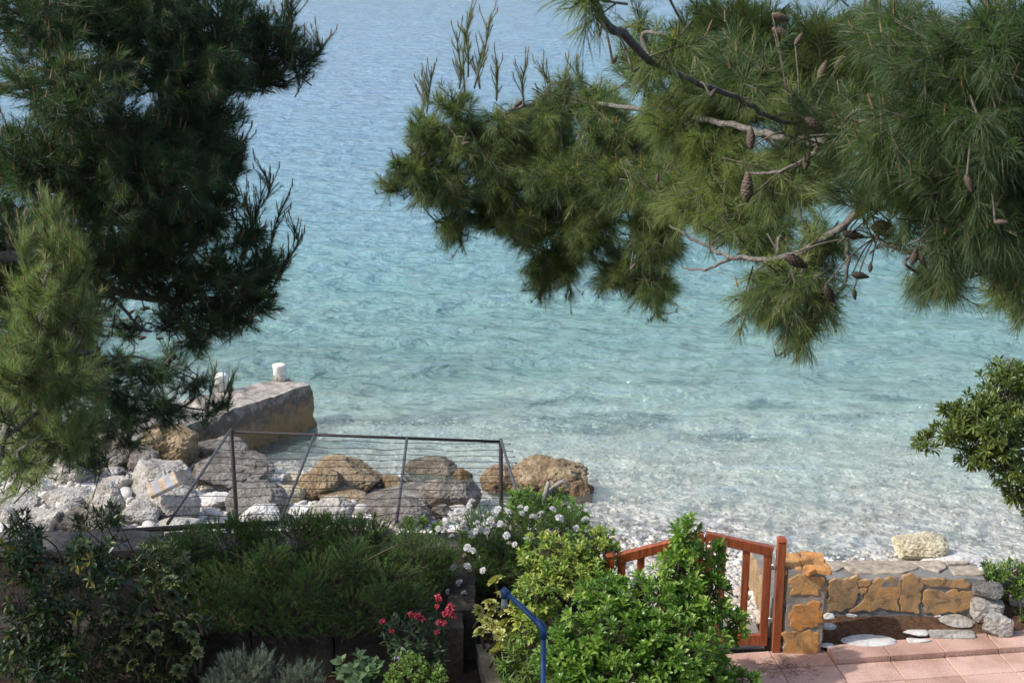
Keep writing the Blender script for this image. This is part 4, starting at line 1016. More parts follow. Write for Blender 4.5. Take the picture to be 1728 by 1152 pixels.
# ------------------------------------------------------------------ vegetation
def needles(g, P, D, L, n, nl, w, th0, th1, droop, rng, t0=.05, seg=1, R0=0.0, R1=1.0, gravity=0.0):
    """needles round shoot axes: P base (N,3), D direction, L length"""
    N_ = len(P)
    if N_ == 0: return
    L = np.broadcast_to(L, (N_,)); nl = np.broadcast_to(nl, (N_,))
    U, W = frames(D, rng)
    t = rng.uniform(t0, 1, (N_, n)); ph = rng.uniform(0, 2 * math.pi, (N_, n))
    th = th0 * (1 - t) + th1 * t + rng.normal(0, .13, (N_, n))
    base = P[:, None] + D[:, None] * (L[:, None, None] * t[..., None])
    d = D[:, None] * np.cos(th)[..., None] + (U[:, None] * np.cos(ph)[..., None] + W[:, None] * np.sin(ph)[..., None]) * np.sin(th)[..., None]
    d = d.reshape(-1, 3); base = base.reshape(-1, 3)
    d[:, 2] -= gravity; d = nrm(d)
    ln = (nl[:, None] * rng.uniform(.75, 1.12, (N_, n))).reshape(-1)
    s = nrm(np.cross(d, rng.normal(0, 1, d.shape))) * (w / 2)
    K = len(d)
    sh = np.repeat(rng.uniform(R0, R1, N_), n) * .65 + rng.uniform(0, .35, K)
    tip = base + d * ln[:, None]; tip[:, 2] -= droop * ln
    if seg == 1:
        V = np.stack((base - s, base + s, tip), 1); L_ = np.arange(K * 3); S_ = np.full(K, 3)
        g.add(V.reshape(-1, 3), L_, S_, np.repeat(sh, 3))
    else:
        mid = base + d * (ln * .55)[:, None]; mid[:, 2] -= droop * ln * .2
        V = np.stack((base - s * .8, base + s * .8, mid + s, mid - s, tip), 1)
        l = np.array([0, 1, 2, 3, 3, 2, 4]); L_ = (l[None] + (np.arange(K) * 5)[:, None]).ravel()
        g.add(V.reshape(-1, 3), L_, np.tile([4, 3], K), np.repeat(sh, 5))

def cone_mesh():
    V = []; F = []; nr, ns = 40, 28
    for i in range(nr + 1):
        t = i / nr; r = (math.sin(math.pi * min(1, t * .92 + .06)) ** .75) * (1 - .35 * t)
        for k in range(ns):
            a = k / ns; row = t * 11
            f = row % 1.0; st = (a * 7 + .5 * (int(row) % 2)) % 1.0
            sc = (1 - f) * (1 - abs(2 * st - 1) ** 2)          # scales overlap towards the tip
            V.append(((r * (.40 + .15 * sc)) * math.cos(a * 6.2832), (r * (.40 + .15 * sc)) * math.sin(a * 6.2832), t * 2 - 1))
    for i in range(nr):
        for k in range(ns): F.append((i * ns + k, i * ns + (k + 1) % ns, (i + 1) * ns + (k + 1) % ns, (i + 1) * ns + k))
    F.append(tuple(range(ns))[::-1]); F.append(tuple(nr * ns + k for k in range(ns)))
    return np.array(V), F
CONE = cone_mesh()
_cone_me = {}
def add_cone(parent, p, size, ang, seed, tone):
    """cone of length `size` m at world point p; ang = picture angle of its long axis"""
    key = round(tone, 1)
    if key not in _cone_me:
        rr = np.random.default_rng(int(key * 10)); g = Geo(); V, F = CONE
        g.faces(V, F, np.clip(tone + rr.normal(0, .16, len(V)), 0, 1)); o = g.build('pine_cone', M['cone']); _cone_me[key] = o
    else:
        o = _cone_me[key].copy(); COL.objects.link(o)
    o.parent = parent; po = parent_origin(parent); o.location = tuple(p - po); s = size / 2
    o.scale = (s, s, s); o.rotation_euler = (random.Random(seed).uniform(-.3, .3), ang, 0)
    return o

def pine(name, label, base, trunk, limbs, clumps, sprigs, cones, mat, seed, nl=.085, nw=.0022, per=70, shoot=.15, density=1.0, seg=1, up=.25, droop=.12, tips=.25, gravity=.0, tuftt0=.05):
    rng = np.random.default_rng(seed)
    root = empty(name, base, label, 'pine tree')
    gt = Geo(); pool = []
    tc = curve(trunk[0], 8); rr = np.interp(np.linspace(0, 1, len(tc)), np.linspace(0, 1, len(trunk[1])), trunk[1]); tube(gt, tc, rr, 9)
    pool += [(p, r) for p, r in zip(tc, rr)]
    for pts, r0, r1 in limbs:
        c = curve(pts, 7, .0035, rng); tube(gt, c, np.linspace(r0, r1, len(c)), 7); pool += [(p, r) for p, r in zip(c, np.linspace(r0, r1, len(c)))]
    PP = np.array([p for p, r in pool]); PR = np.array([r for p, r in pool])
    gn = Geo(); gw_ = Geo(); gc = Geo()
    cent = PP.mean(0)
    for cl in clumps:
        b = cl[:6]; opt = cl[6] if len(cl) > 6 else {}
        c, r = blob(b)
        dn = opt.get('d', 1.0) * density; nlk = opt.get('nl', nl); upk = opt.get('up', up)
        # link the clump to its limb
        dd = np.linalg.norm(PP - c, axis=1); i = int(np.argmin(dd + .3 * np.maximum(0, PP[:, 2] - c[2] - .3))); a = PP[i]
        if dd[i] > .05:
            mid = (a + c) / 2 + rng.normal(0, .05, 3) + np.array((0, 0, .04)); tube(gt, curve([a, mid, c], 5), np.linspace(min(.02, PR[i] * .7), .006, 11), 5)
        od = nrm(c - a + 1e-6)
        vol = r[0] * r[1] * r[2]; area = (r[0] * r[2]) ** .5
        nb = max(3, int(dn * 9 * (r[0] * r[2] + r[0] * r[1] * .7 + r[1] * r[2] * .7) / .045))
        E = ball(nb, rng, .35, 1.0); ends = c + E * r
        bd = nrm(nrm(E * r) * 1.0 + od * .55 + rng.normal(0, .28, (nb, 3)) + np.array((0, 0, upk)))
        bl = np.minimum(shoot * 2.3, np.linalg.norm(E * r, axis=1) * .9 + shoot) ; st = ends - bd * bl[:, None]
        prisms(gw_, st, ends, .0042, .0022, 3)
        far = np.linalg.norm(E, axis=1) < .8
        k = 5; tt = np.concatenate((np.full((nb, 1), .62), rng.uniform(.15, .85, (nb, k - 1))), 1)
        sp = st[:, None] + bd[:, None] * (bl[:, None] * tt)[..., None]
        side = rng.normal(0, 1, (nb, k, 3)); side[:, 0] *= .08
        sd = nrm(bd[:, None] * .85 + nrm(side) * np.where(np.arange(k) == 0, .05, .75)[None, :, None] + np.array((0, 0, upk * .6)))
        sl = shoot * rng.uniform(.55, 1.1, (nb, k)); sp = sp.reshape(-1, 3); sd = sd.reshape(-1, 3); sl = sl.reshape(-1)
        prisms(gw_, sp, sp + sd * sl[:, None], .0026, .0018, 3)
        needles(gn, sp, sd, sl, per, nlk, nw, .95, .38, droop, rng, tuftt0, seg, opt.get('R0', 0), opt.get('R1', 1), gravity)
        m = rng.uniform(0, 1, len(sp)) < tips * opt.get('tips', 1)
        e = sp[m] + sd[m] * sl[m][:, None]; du = nrm(sd[m] * .5 + np.array((0, 0, 1.0))); ln = rng.uniform(.02, .05, (m.sum(), 1))
        prisms(gc, e - du * .01, e + du * ln, .0042, .0016, 4, rng.uniform(0, 1, m.sum()))
    for (u0, v0, u1, v1, Y, nls) in sprigs:     # upright leaders with short needles
        a, b = at(u0, v0, Y), at(u1, v1, Y + rng.normal(0, .1)); n = 9
        c = curve([a, (a + b) / 2 + rng.normal(0, .025, 3), b], 4); tube(gw_, c, np.linspace(.005, .0025, len(c)), 4)
        P = []; D = []; Ls = []
        for i in range(len(c) - 1):
            d = nrm(c[i + 1] - c[i]); P.append(c[i]); D.append(d); Ls.append(np.linalg.norm(c[i + 1] - c[i]))
            if i > 1:
                for q in range(2):
                    dd = nrm(d * .9 + nrm(rng.normal(0, 1, 3)) * .6 + np.array((0, 0, .35))); P.append(c[i]); D.append(dd); Ls.append(rng.uniform(.05, .16))
        P, D, Ls = np.array(P), np.array(D), np.array(Ls)
        prisms(gw_, P, P + D * Ls[:, None], .0032, .002, 3)
        needles(gn, P, D, Ls, int(per * 1.3), nls * 1.2, nw * .62, .8, .35, 0, rng, .0, 1, .2, 1)
        e = P + D * Ls[:, None]; du = nrm(D * .4 + np.array((0, 0, 1.0))); m = np.array([q % 2 == 0 for q in range(len(e))]); m[-1] = True
        prisms(gc, e[m], e[m] + du[m] * rng.uniform(.02, .045, (m.sum(), 1)), .004, .0018, 4, rng.uniform(.2, 1, m.sum()))
    for k, (u, v, Y, ln, ang, tone) in enumerate(cones):
        p = at(u, v, Y); h = ln * dep(u, v, Y) / 2400 * .45; q = p - h * np.array((math.sin(math.radians(ang)), 0, math.cos(math.radians(ang))))
        i = int(np.argmin(np.linalg.norm(PP - q, axis=1))); mid = (q + PP[i]) / 2 + np.array((0, 0, .02)); (tube(gw_, curve([q, mid, PP[i]], 4), .0032, 5) if np.linalg.norm(PP[i] - q) < .45 else tube(gw_, [q, q + np.array((.02, .10, .05))], .003, 5))
    gt.build('trunk', M['bark'], root); tag(gw_.build('twigs', M['twig'], root), kind='stuff'); gn.build('crown', M[mat], root)
    if gc.n: tag(gc.build('shoot_tips', M['candle'], root), kind='stuff')
    for k, (u, v, Y, ln, ang, tone) in enumerate(cones): add_cone(root, at(u, v, Y), ln * dep(u, v, Y) / 2400, math.radians(ang), seed * 100 + k, tone)
    return root

# --- big dark pine on the left, and a second one added lower down behind it
A_ = lambda u, v, Y: tuple(at(u, v, Y))
LX, LY = -3.7, 7.2
left_clumps = [
 (70, 20, 6.8, 130, 70, .5), (230, 20, 7.1, 130, 70, .5), (370, 30, 7.4, 100, 60, .4), (455, 60, 7.6, 60, 58, .3), (512, 98, 7.6, 36, 28, .2), (440, 130, 7.6, 66, 34, .3),
 (320, 120, 7.1, 120, 70, .45), (110, 140, 6.5, 120, 70, .4, dict(R0=.3)), (190, 220, 6.9, 130, 70, .45), (345, 205, 7.4, 80, 60, .4), (50, 270, 6.7, 110, 90, .4), (270, 290, 6.8, 110, 65, .4, dict(R0=.2)),
 (375, 280, 7.4, 40, 56, .3), (170, 350, 6.9, 140, 70, .4), (330, 365, 7.2, 95, 60, .4), (425, 400, 7.6, 50, 36, .25, dict(d=.7)), (455, 455, 7.6, 40, 40, .25), (380, 450, 7.4, 85, 55, .35),
 (250, 430, 7.2, 110, 50, .35), (120, 440, 7.1, 110, 70, .4), (430, 510, 7.5, 56, 30, .25), (350, 535, 7.5, 65, 34, .25, dict(d=.9)), (60, 560, 7.2, 120, 110, .4), (300, 475, 7.5, 80, 34, .25),
 (395, 540, 7.5, 52, 24, .2), (25, 390, 7.5, 70, 60, .3), (20, 470, 7.5, 60, 50, .3), (225, 545, 7.7, 40, 16, .15, dict(d=.35)), (330, 572, 7.5, 56, 22, .2, dict(d=.8)), (290, 540, 7.6, 60, 20, .2, dict(d=.6)), (200, 80, 7.6, 200, 90, .3), (180, 260, 7.7, 190, 100, .3), (230, 390, 7.7, 160, 70, .3), (100, 500, 7.7, 120, 80, .3), (330, 200, 7.8, 90, 140, .25),
 (-120, 100, 7.1, 150, 160, .7, dict(d=.5)), (-130, 420, 7.1, 150, 160, .7, dict(d=.5)), (60, -140, 7.1, 200, 110, .7, dict(d=.4)), (-120, -180, 7.1, 160, 140, .7, dict(d=.35)), (300, -90, 7.4, 130, 60, .5, dict(d=.5)),  # crown outside the frame, extended to cast shade
 (-320, 250, 7.0, 160, 170, .8, dict(d=.35))]
LT = (LX, LY)
left_limbs = [([(LX, LY, 4.2), A_(60, 430, 7.2), A_(180, 485, 7.3), A_(270, 505, 7.4), A_(400, 500, 7.6)], .04, .01), ([(LX, LY, 4.6), A_(120, 260, 7.0), A_(300, 230, 7.3), A_(400, 330, 7.6)], .04, .01),
 ([(LX, LY, 5.0), A_(150, 120, 7.1), A_(330, 90, 7.3), A_(500, 105, 7.6)], .035, .008), ([(LX, LY, 5.4), A_(100, -30, 7.2), A_(300, 10, 7.4)], .035, .01),
 ([A_(180, 485, 7.3), A_(230, 545, 7.4), A_(255, 560, 7.4)], .012, .004), ([(LX, LY, 4.4), (LX - .8, LY - .2, 4.9), (LX - 1.2, LY - .3, 5.2)], .04, .015)]
left_sprigs = [(420, 400, 443, 322, 7.6, .028), (455, 430, 480, 342, 7.6, .028), (470, 460, 497, 385, 7.6, .028), (405, 330, 412, 236, 7.5, .028), (430, 400, 412, 340, 7.5, .028), (395, 300, 408, 255, 7.5, .028), (490, 110, 500, 20, 7.6, .035), (520, 110, 535, 75, 7.6, .035), (470, 60, 492, 5, 7.6, .035), (450, 500, 490, 430, 7.6, .035), (440, 350, 446, 290, 7.6, .028)]
left_cones = [(300, 280, 7.4, 26, 40, .1), (345, 262, 7.4, 16, 70, .1), (440, 470, 7.5, 16, 30, .1), (212, 215, 6.7, 14, 30, .6), (395, 140, 7.5, 20, 60, .1), (405, 150, 7.5, 18, 90, .1)]
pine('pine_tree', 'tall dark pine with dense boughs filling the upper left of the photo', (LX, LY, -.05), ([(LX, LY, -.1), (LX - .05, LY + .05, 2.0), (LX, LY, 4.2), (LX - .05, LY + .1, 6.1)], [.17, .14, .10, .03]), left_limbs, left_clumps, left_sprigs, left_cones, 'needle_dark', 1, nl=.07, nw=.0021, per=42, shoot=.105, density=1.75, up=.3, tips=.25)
BX, BY = -5.6, 10.6
back_clumps = [(60, 600, 9.9, 110, 110, .5), (150, 610, 9.7, 80, 70, .4), (290, 600, 10.0, 60, 26, .25, dict(d=.5)), (235, 640, 9.9, 80, 40, .35, dict(d=.8)), (325, 655, 10.1, 50, 20, .25, dict(d=.6)), (360, 685, 10.2, 36, 16, .2, dict(d=.8)),
 (270, 700, 10, 70, 26, .3), (175, 690, 9.8, 80, 55, .4), (140, 760, 9.7, 60, 30, .3), (222, 745, 9.9, 36, 20, .2, dict(d=.8)), (60, 740, 9.7, 90, 60, .35), (-60, 640, 10, 90, 120, .5, dict(d=.6)),
 (-190, 420, 10.9, 170, 170, .8, dict(d=.6)), (-200, 680, 10.9, 140, 120, .8, dict(d=.6)), (-430, 300, 10.9, 170, 170, .9, dict(d=.5)), (-430, 560, 10.9, 150, 140, .9, dict(d=.5)), (-250, 180, 11.2, 160, 120, .8, dict(d=.5)), (-620, 400, 10.9, 150, 200, .9, dict(d=.4)), (-260, 800, 9.6, 150, 120, .7, dict(d=.5)), (-420, 700, 9.3, 150, 160, .8, dict(d=.5)), (-300, 1000, 9.4, 140, 120, .6, dict(d=.5)), (215, 548, 10.2, 55, 22, .2, dict(d=.5)), (-330, 480, 11.6, 160, 160, .6, dict(d=.6)), (-600, 150, 11.2, 170, 140, .9, dict(d=.4))]  # clumps left of the frame are unseen, put in to shade the beds
back_limbs = [([(BX, BY, 1.6), A_(0, 640, 9.9), A_(90, 620, 9.8), A_(200, 665, 9.9), A_(350, 692, 10.2)], .035, .006), ([A_(200, 665, 9.9), A_(190, 730, 9.8), A_(150, 765, 9.7)], .014, .005), ([A_(90, 620, 9.8), A_(220, 600, 9.9), A_(330, 640, 10.1)], .014, .005), ([A_(90, 620, 9.8), A_(150, 550, 9.8), A_(230, 540, 9.8), A_(290, 560, 9.9)], .014, .005),
 ([(BX, BY, 2.6), (-6.6, 10.8, 3.2), (-7.4, 10.9, 3.6)], .05, .02), ([(BX, BY, 3.0), (-5.0, 11.3, 3.5)], .05, .02), ([(BX, BY, 1.8), A_(-190, 690, 10.9)], .03, .015)]
back_cones = [(245, 520, 9.8, 17, 80, .0), (222, 526, 9.8, 15, 60, .0), (272, 530, 9.8, 15, 85, .0), (226, 566, 9.8, 15, 70, .0), (241, 570, 9.8, 14, 80, .0), (270, 571, 9.8, 13, 90, .0), (190, 517, 9.8, 15, 90, .0),
 (286, 608, 10.0, 16, 5, .0), (294, 600, 10.0, 16, 5, .0), (360, 680, 10.2, 16, 0, .1), (365, 688, 10.2, 16, 0, .1), (330, 700, 10.2, 14, 60, .1)]
pine('pine_tree', 'darker pine behind the tall one, its unseen crown added for shade, its low boughs hiding the root of the jetty', (BX, BY, -.05), ([(BX, BY, -.1), (BX - .05, BY, 2.0), (BX + .05, BY, 4.0), (BX, BY, 5.2)], [.16, .13, .09, .03]), back_limbs, back_clumps, [(350, 690, 362, 620, 10.2, .03), (370, 690, 395, 630, 10.2, .03), (385, 695, 392, 655, 10.2, .03), (300, 690, 330, 655, 10.1, .03)], back_cones, 'needle_dark', 4, nl=.078, nw=.0025, per=44, shoot=.13, density=1.15, up=.3, tips=.1)

# --- young pale pine in front of it
yc = [(88, 410, 5.95, 26, 50, .12, dict(up=.9)), (75, 480, 5.85, 50, 55, .22), (120, 520, 5.95, 50, 60, .22), (55, 560, 5.85, 50, 55, .25), (130, 600, 5.95, 55, 55, .25), (60, 640, 5.75, 70, 60, .3), (150, 650, 5.95, 40, 45, .2), (30, 720, 5.75, 60, 60, .3), (110, 700, 5.85, 65, 45, .25),
 (40, 790, 5.65, 55, 42, .25), (110, 760, 5.75, 50, 30, .2, dict(d=.8)), (10, 600, 5.75, 40, 60, .25),]
yl = [([A_(-40, 1000, 5.65), A_(5, 740, 5.75), A_(50, 640, 5.85), A_(72, 520, 5.90), A_(88, 380, 5.95)], .022, .005), ([A_(5, 740, 5.75), A_(70, 690, 5.85), A_(130, 640, 5.95)], .012, .004), ([A_(-10, 800, 5.70), A_(60, 740, 5.75), A_(120, 720, 5.85)], .012, .004), ([A_(50, 640, 5.85), A_(110, 580, 5.95), A_(130, 500, 5.95)], .01, .004)]
ys_ = [(86, 420, 88, 352, 5.95, .05), (80, 440, 70, 362, 5.95, .05), (60, 480, 40, 400, 5.90, .05), (125, 480, 135, 420, 5.95, .05), (110, 460, 112, 400, 5.95, .05), (118, 520, 122, 455, 5.95, .05)]
yb = at(-60, 1000, 5.65)
pine('young_pine', 'young pale green pine with brown candle tips before the dark pine', (yb[0], yb[1], -.05), ([(yb[0] - .1, 5.65, -.1), (yb[0] - .05, 5.65, 1.2), tuple(at(-40, 1000, 5.65))], [.05, .035, .022]), yl, yc, ys_, [(70, 761, 5.7, 22, 20, 1.0)], 'needle_young', 2, nl=.066, nw=.0017, per=60, shoot=.105, density=1.15, up=.55, tips=.4, droop=.05)

# --- overhanging pine on the right
rc = [
 # far bough over the sea
 (765, 165, 8.5, 50, 26, .25, dict(d=.55)), (720, 215, 8.5, 42, 34, .3, dict(d=.8)), (700, 275, 8.4, 45, 36, .3), (668, 312, 8.4, 22, 12, .15, dict(d=.8)), (790, 240, 8.5, 65, 46, .4, dict(d=.8)), (755, 320, 8.4, 65, 52, .4), (770, 385, 8.4, 30, 22, .2), (845, 300, 8.4, 60, 50, .4), (870, 225, 8.5, 60, 38, .35, dict(d=.8)),
 (935, 195, 8.4, 55, 36, .35), (965, 150, 8.4, 36, 22, .2, dict(d=.6)), (930, 290, 8.2, 65, 55, .45), (890, 375, 8.3, 50, 46, .35), (915, 460, 8.3, 34, 32, .25), (960, 430, 8.3, 42, 46, .3), (1005, 380, 8.1, 58, 60, .4), (1020, 290, 8.0, 65, 56, .45), (1045, 210, 8.0, 60, 46, .4),
 (1040, 455, 8.1, 48, 38, .3), (1105, 490, 7.9, 38, 32, .25), (1110, 410, 7.8, 50, 46, .35), (1120, 325, 7.6, 70, 56, .4), (1010, 165, 8.2, 48, 24, .25, dict(d=.8)),
 # sunlit middle, the sunlight partly painted as lighter needle tones
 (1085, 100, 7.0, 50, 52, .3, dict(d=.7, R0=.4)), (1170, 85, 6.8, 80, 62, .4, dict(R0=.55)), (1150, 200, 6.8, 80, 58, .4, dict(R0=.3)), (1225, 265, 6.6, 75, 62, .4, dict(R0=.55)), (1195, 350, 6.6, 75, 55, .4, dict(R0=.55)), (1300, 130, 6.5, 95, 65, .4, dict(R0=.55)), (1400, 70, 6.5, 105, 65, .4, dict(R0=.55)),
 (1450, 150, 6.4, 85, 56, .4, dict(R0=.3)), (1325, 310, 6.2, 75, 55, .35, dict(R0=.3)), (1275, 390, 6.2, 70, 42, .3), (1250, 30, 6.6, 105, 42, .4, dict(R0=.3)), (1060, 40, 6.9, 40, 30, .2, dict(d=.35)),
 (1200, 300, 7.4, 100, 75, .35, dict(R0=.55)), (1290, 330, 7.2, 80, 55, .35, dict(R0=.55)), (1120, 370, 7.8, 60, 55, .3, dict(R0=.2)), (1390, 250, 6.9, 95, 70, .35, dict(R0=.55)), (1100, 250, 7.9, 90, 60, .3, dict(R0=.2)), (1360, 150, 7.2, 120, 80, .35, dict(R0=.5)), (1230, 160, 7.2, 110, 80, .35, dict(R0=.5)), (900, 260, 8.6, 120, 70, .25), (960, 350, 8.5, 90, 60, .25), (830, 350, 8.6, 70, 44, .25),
 (1490, 300, 4.9, 50, 32, .2, dict(R1=.6, d=.7)), (1545, 320, 4.7, 60, 36, .25, dict(R1=.6)), (1470, 190, 5.2, 70, 50, .25, dict(R1=.7)), (1640, 180, 5.0, 120, 120, .3, dict(R1=.32)), (1640, 330, 4.9, 100, 70, .3, dict(R1=.32)), (1600, 470, 4.7, 34, 24, .15, dict(d=.6, up=-.3)),  # nearer clumps here have shade painted as darker needle tones
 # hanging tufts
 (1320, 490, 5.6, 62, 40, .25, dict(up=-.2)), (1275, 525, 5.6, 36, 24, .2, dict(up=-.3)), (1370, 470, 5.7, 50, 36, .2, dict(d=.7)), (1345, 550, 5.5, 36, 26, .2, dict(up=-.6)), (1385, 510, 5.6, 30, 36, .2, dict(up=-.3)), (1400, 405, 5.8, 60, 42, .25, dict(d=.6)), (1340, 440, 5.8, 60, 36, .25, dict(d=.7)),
 # near right, its shade put into darker needle tones
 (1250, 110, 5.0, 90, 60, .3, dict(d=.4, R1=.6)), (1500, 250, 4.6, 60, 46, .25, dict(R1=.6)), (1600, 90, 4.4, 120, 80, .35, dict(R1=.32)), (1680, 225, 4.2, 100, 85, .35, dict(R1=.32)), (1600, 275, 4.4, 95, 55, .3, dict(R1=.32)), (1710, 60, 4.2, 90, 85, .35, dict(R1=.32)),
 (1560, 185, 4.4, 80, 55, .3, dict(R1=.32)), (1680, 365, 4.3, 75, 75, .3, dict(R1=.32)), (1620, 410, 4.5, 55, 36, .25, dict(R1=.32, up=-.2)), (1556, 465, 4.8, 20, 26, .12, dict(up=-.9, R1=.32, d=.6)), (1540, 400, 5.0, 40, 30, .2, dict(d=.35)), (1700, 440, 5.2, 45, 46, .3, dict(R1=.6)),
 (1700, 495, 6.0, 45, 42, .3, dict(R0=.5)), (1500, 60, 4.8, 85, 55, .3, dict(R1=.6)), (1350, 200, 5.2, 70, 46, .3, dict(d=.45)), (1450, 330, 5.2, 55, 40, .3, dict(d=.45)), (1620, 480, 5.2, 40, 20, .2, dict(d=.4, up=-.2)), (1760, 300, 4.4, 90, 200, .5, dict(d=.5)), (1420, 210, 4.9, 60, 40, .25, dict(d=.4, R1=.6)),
 (975, 2, 3.7, 50, 12, .08, dict(d=.5, up=-.1)), (1130, 60, 4.2, 50, 40, .2, dict(d=.35)),
 # above the frame
 (1990, -170, 5.6, 150, 130, .8, dict(d=.4)), (1350, -120, 6.0, 220, 110, .9, dict(d=.45)), (1650, -150, 5.0, 160, 120, .8, dict(d=.45)), (1900, 50, 5.0, 130, 200, .8, dict(d=.4)), (1080, -110, 6.6, 150, 80, .7, dict(d=.45))]
TX, TYY = 3.05, 5.6
rl = [([(TX, TYY, 5.2), A_(1750, 250, 5.3), A_(1600, 244, 5.35), A_(1475, 237, 5.4), A_(1390, 240, 5.6), A_(1310, 230, 5.9), A_(1250, 215, 6.3), A_(1120, 190, 7.0), A_(1000, 175, 8.1), A_(900, 175, 8.4), A_(835, 200, 8.5), A_(760, 235, 8.5), A_(690, 300, 8.4)], .026, .005),
 ([(TX, TYY, 6.6), A_(1500, -120, 4.4), A_(1150, -90, 3.9), A_(1005, -10, 3.7), A_(1060, 70, 4.0), A_(1135, 122, 4.4), A_(1230, 160, 4.8), A_(1300, 198, 5.0), A_(1358, 215, 5.2)], .019, .006),
 ([(TX, TYY, 6.2), A_(1560, -60, 6.0), A_(1470, 25, 6.2), A_(1420, 82, 6.3), A_(1360, 102, 6.4), A_(1290, 114, 6.5), A_(1180, 120, 6.8)], .03, .008),
 ([(TX, TYY, 4.9), A_(1640, 300, 5.4), A_(1540, 292, 5.4), A_(1490, 330, 5.5), A_(1425, 378, 5.6), A_(1340, 430, 5.7), A_(1240, 434, 5.9), A_(1180, 410, 6.4), A_(1130, 380, 7.2)], .026, .005),
 ([A_(1425, 378, 5.6), A_(1432, 440, 5.6), A_(1420, 490, 5.6), A_(1380, 540, 5.5)], .011, .004), ([A_(1340, 430, 5.7), A_(1375, 470, 5.6), A_(1390, 520, 5.6)], .01, .004), ([A_(1240, 434, 5.9), A_(1185, 456, 6.2), A_(1150, 448, 6.5)], .008, .004),
 ([A_(1700, 350, 4.6), A_(1600, 405, 4.8), A_(1545, 425, 4.9), A_(1500, 415, 5.0), A_(1476, 400, 5.1)], .012, .004), ([A_(1380, 250, 5.6), A_(1325, 288, 5.8), A_(1258, 292, 6.0)], .012, .004), ([(TX, TYY, 5.0), A_(1728, 225, 4.4), A_(1600, 190, 4.4), A_(1450, 205, 4.8)], .03, .006),
 ([A_(1728, 225, 4.4), A_(1660, 330, 4.3), A_(1600, 440, 4.6)], .014, .004), ([A_(1728, 225, 4.4), A_(1640, 110, 4.4), A_(1560, 30, 4.6)], .014, .005), ([A_(1000, 175, 8.1), A_(960, 290, 8.2), A_(930, 420, 8.3)], .014, .004), ([A_(1000, 175, 8.1), A_(1050, 330, 7.9), A_(1090, 460, 7.9)], .014, .004), ([A_(1120, 190, 7.0), A_(1180, 300, 6.7), A_(1230, 360, 6.5)], .014, .005),
 ([A_(1200, 330, 6.9), A_(1110, 318, 7.6), A_(1050, 312, 7.9)], .008, .004)]
rsprig = [(785, 165, 795, 12, 8.5, .035), (775, 150, 770, 55, 8.5, .035), (800, 150, 828, 25, 8.5, .035), (790, 130, 783, 50, 8.5, .035), (810, 150, 812, 90, 8.5, .035), (720, 190, 728, 125, 8.5, .03), (838, 170, 838, 100, 8.5, .03), (885, 180, 888, 108, 8.4, .03), (912, 180, 912, 118, 8.4, .03), (710, 200, 712, 140, 8.5, .03),
 (950, 170, 955, 118, 8.4, .05), (970, 170, 972, 112, 8.4, .05), (690, 290, 690, 248, 8.4, .03), (705, 300, 703, 255, 8.4, .03), (680, 320, 655, 322, 8.4, .04), (930, 470, 912, 510, 8.3, .06), (960, 460, 965, 500, 8.3, .06), (1105, 500, 1110, 535, 7.9, .06), (770, 390, 780, 415, 8.4, .06), (1350, 560, 1345, 585, 5.5, .08), (1555, 440, 1560, 500, 4.8, .1)]
rcone = [(1261, 315, 5.9, 60, 0, .5), (1378, 213, 5.3, 52, 125, .35), (1412, 212, 5.4, 36, 110, .5), (1318, 30, 5.6, 40, 110, .8), (1320, 58, 5.6, 46, 120, .75), (1348, 66, 5.7, 28, 30, .5), (1388, 118, 6.2, 38, 20, .8), (1418, 103, 6.2, 36, 30, .75), (1267, 232, 5.8, 44, 0, .4), (1362, 268, 5.7, 40, 10, .4), (1480, 350, 5.4, 46, 100, .1),
 (1494, 380, 5.4, 42, 105, .1), (1486, 390, 5.4, 42, 120, .1), (1440, 396, 5.5, 40, 95, .1), (1345, 442, 5.65, 54, 120, .2), (1452, 465, 5.5, 36, 100, .1), (1400, 497, 5.5, 44, 150, .1), (1442, 497, 5.5, 24, 170, .1), (1469, 450, 5.5, 22, 0, .5), (1543, 432, 4.9, 36, 20, .2), (1557, 440, 4.9, 30, 150, .2), (1552, 129, 5.4, 20, 90, .9), (875, 175, 8.35, 22, 50, .4), (786, 242, 8.3, 16, 70, .7),
 (1038, 101, 4.1, 18, 30, .2), (1074, 117, 4.2, 18, 60, .2), (1176, 72, 4.6, 20, 20, .2), (1203, 157, 4.9, 22, 30, .3), (1513, 294, 5.3, 40, 95, .2), (1385, 260, 5.7, 38, 160, .35), (1635, 310, 4.3, 36, 160, .3), (1655, 450, 4.9, 34, 0, .1), (1640, 455, 4.9, 34, 10, .1), (1690, 375, 4.3, 28, 90, .7), (1110, 300, 7.2, 20, 0, .6), (1068, 450, 7.8, 16, 40, .7)]
rcone = [(u, v, Y - (.38 if Y < 7 else .3), ln * .88, a, t) for u, v, Y, ln, a, t in rcone]
pine('pine_tree', 'pine hanging long needled boughs and cones in from the upper right', (TX, TYY, 0), ([(TX + .1, TYY, -.1), (TX, TYY, 2.2), (TX + .05, TYY + .05, 5.0), (TX - .1, TYY + .1, 7.2)], [.17, .15, .11, .03]), rl, rc, rsprig, rcone, 'needle_near', 3, nl=.078, nw=.0016, per=48, shoot=.115, density=1.9, seg=2, up=.05, droop=.22, tips=.12)

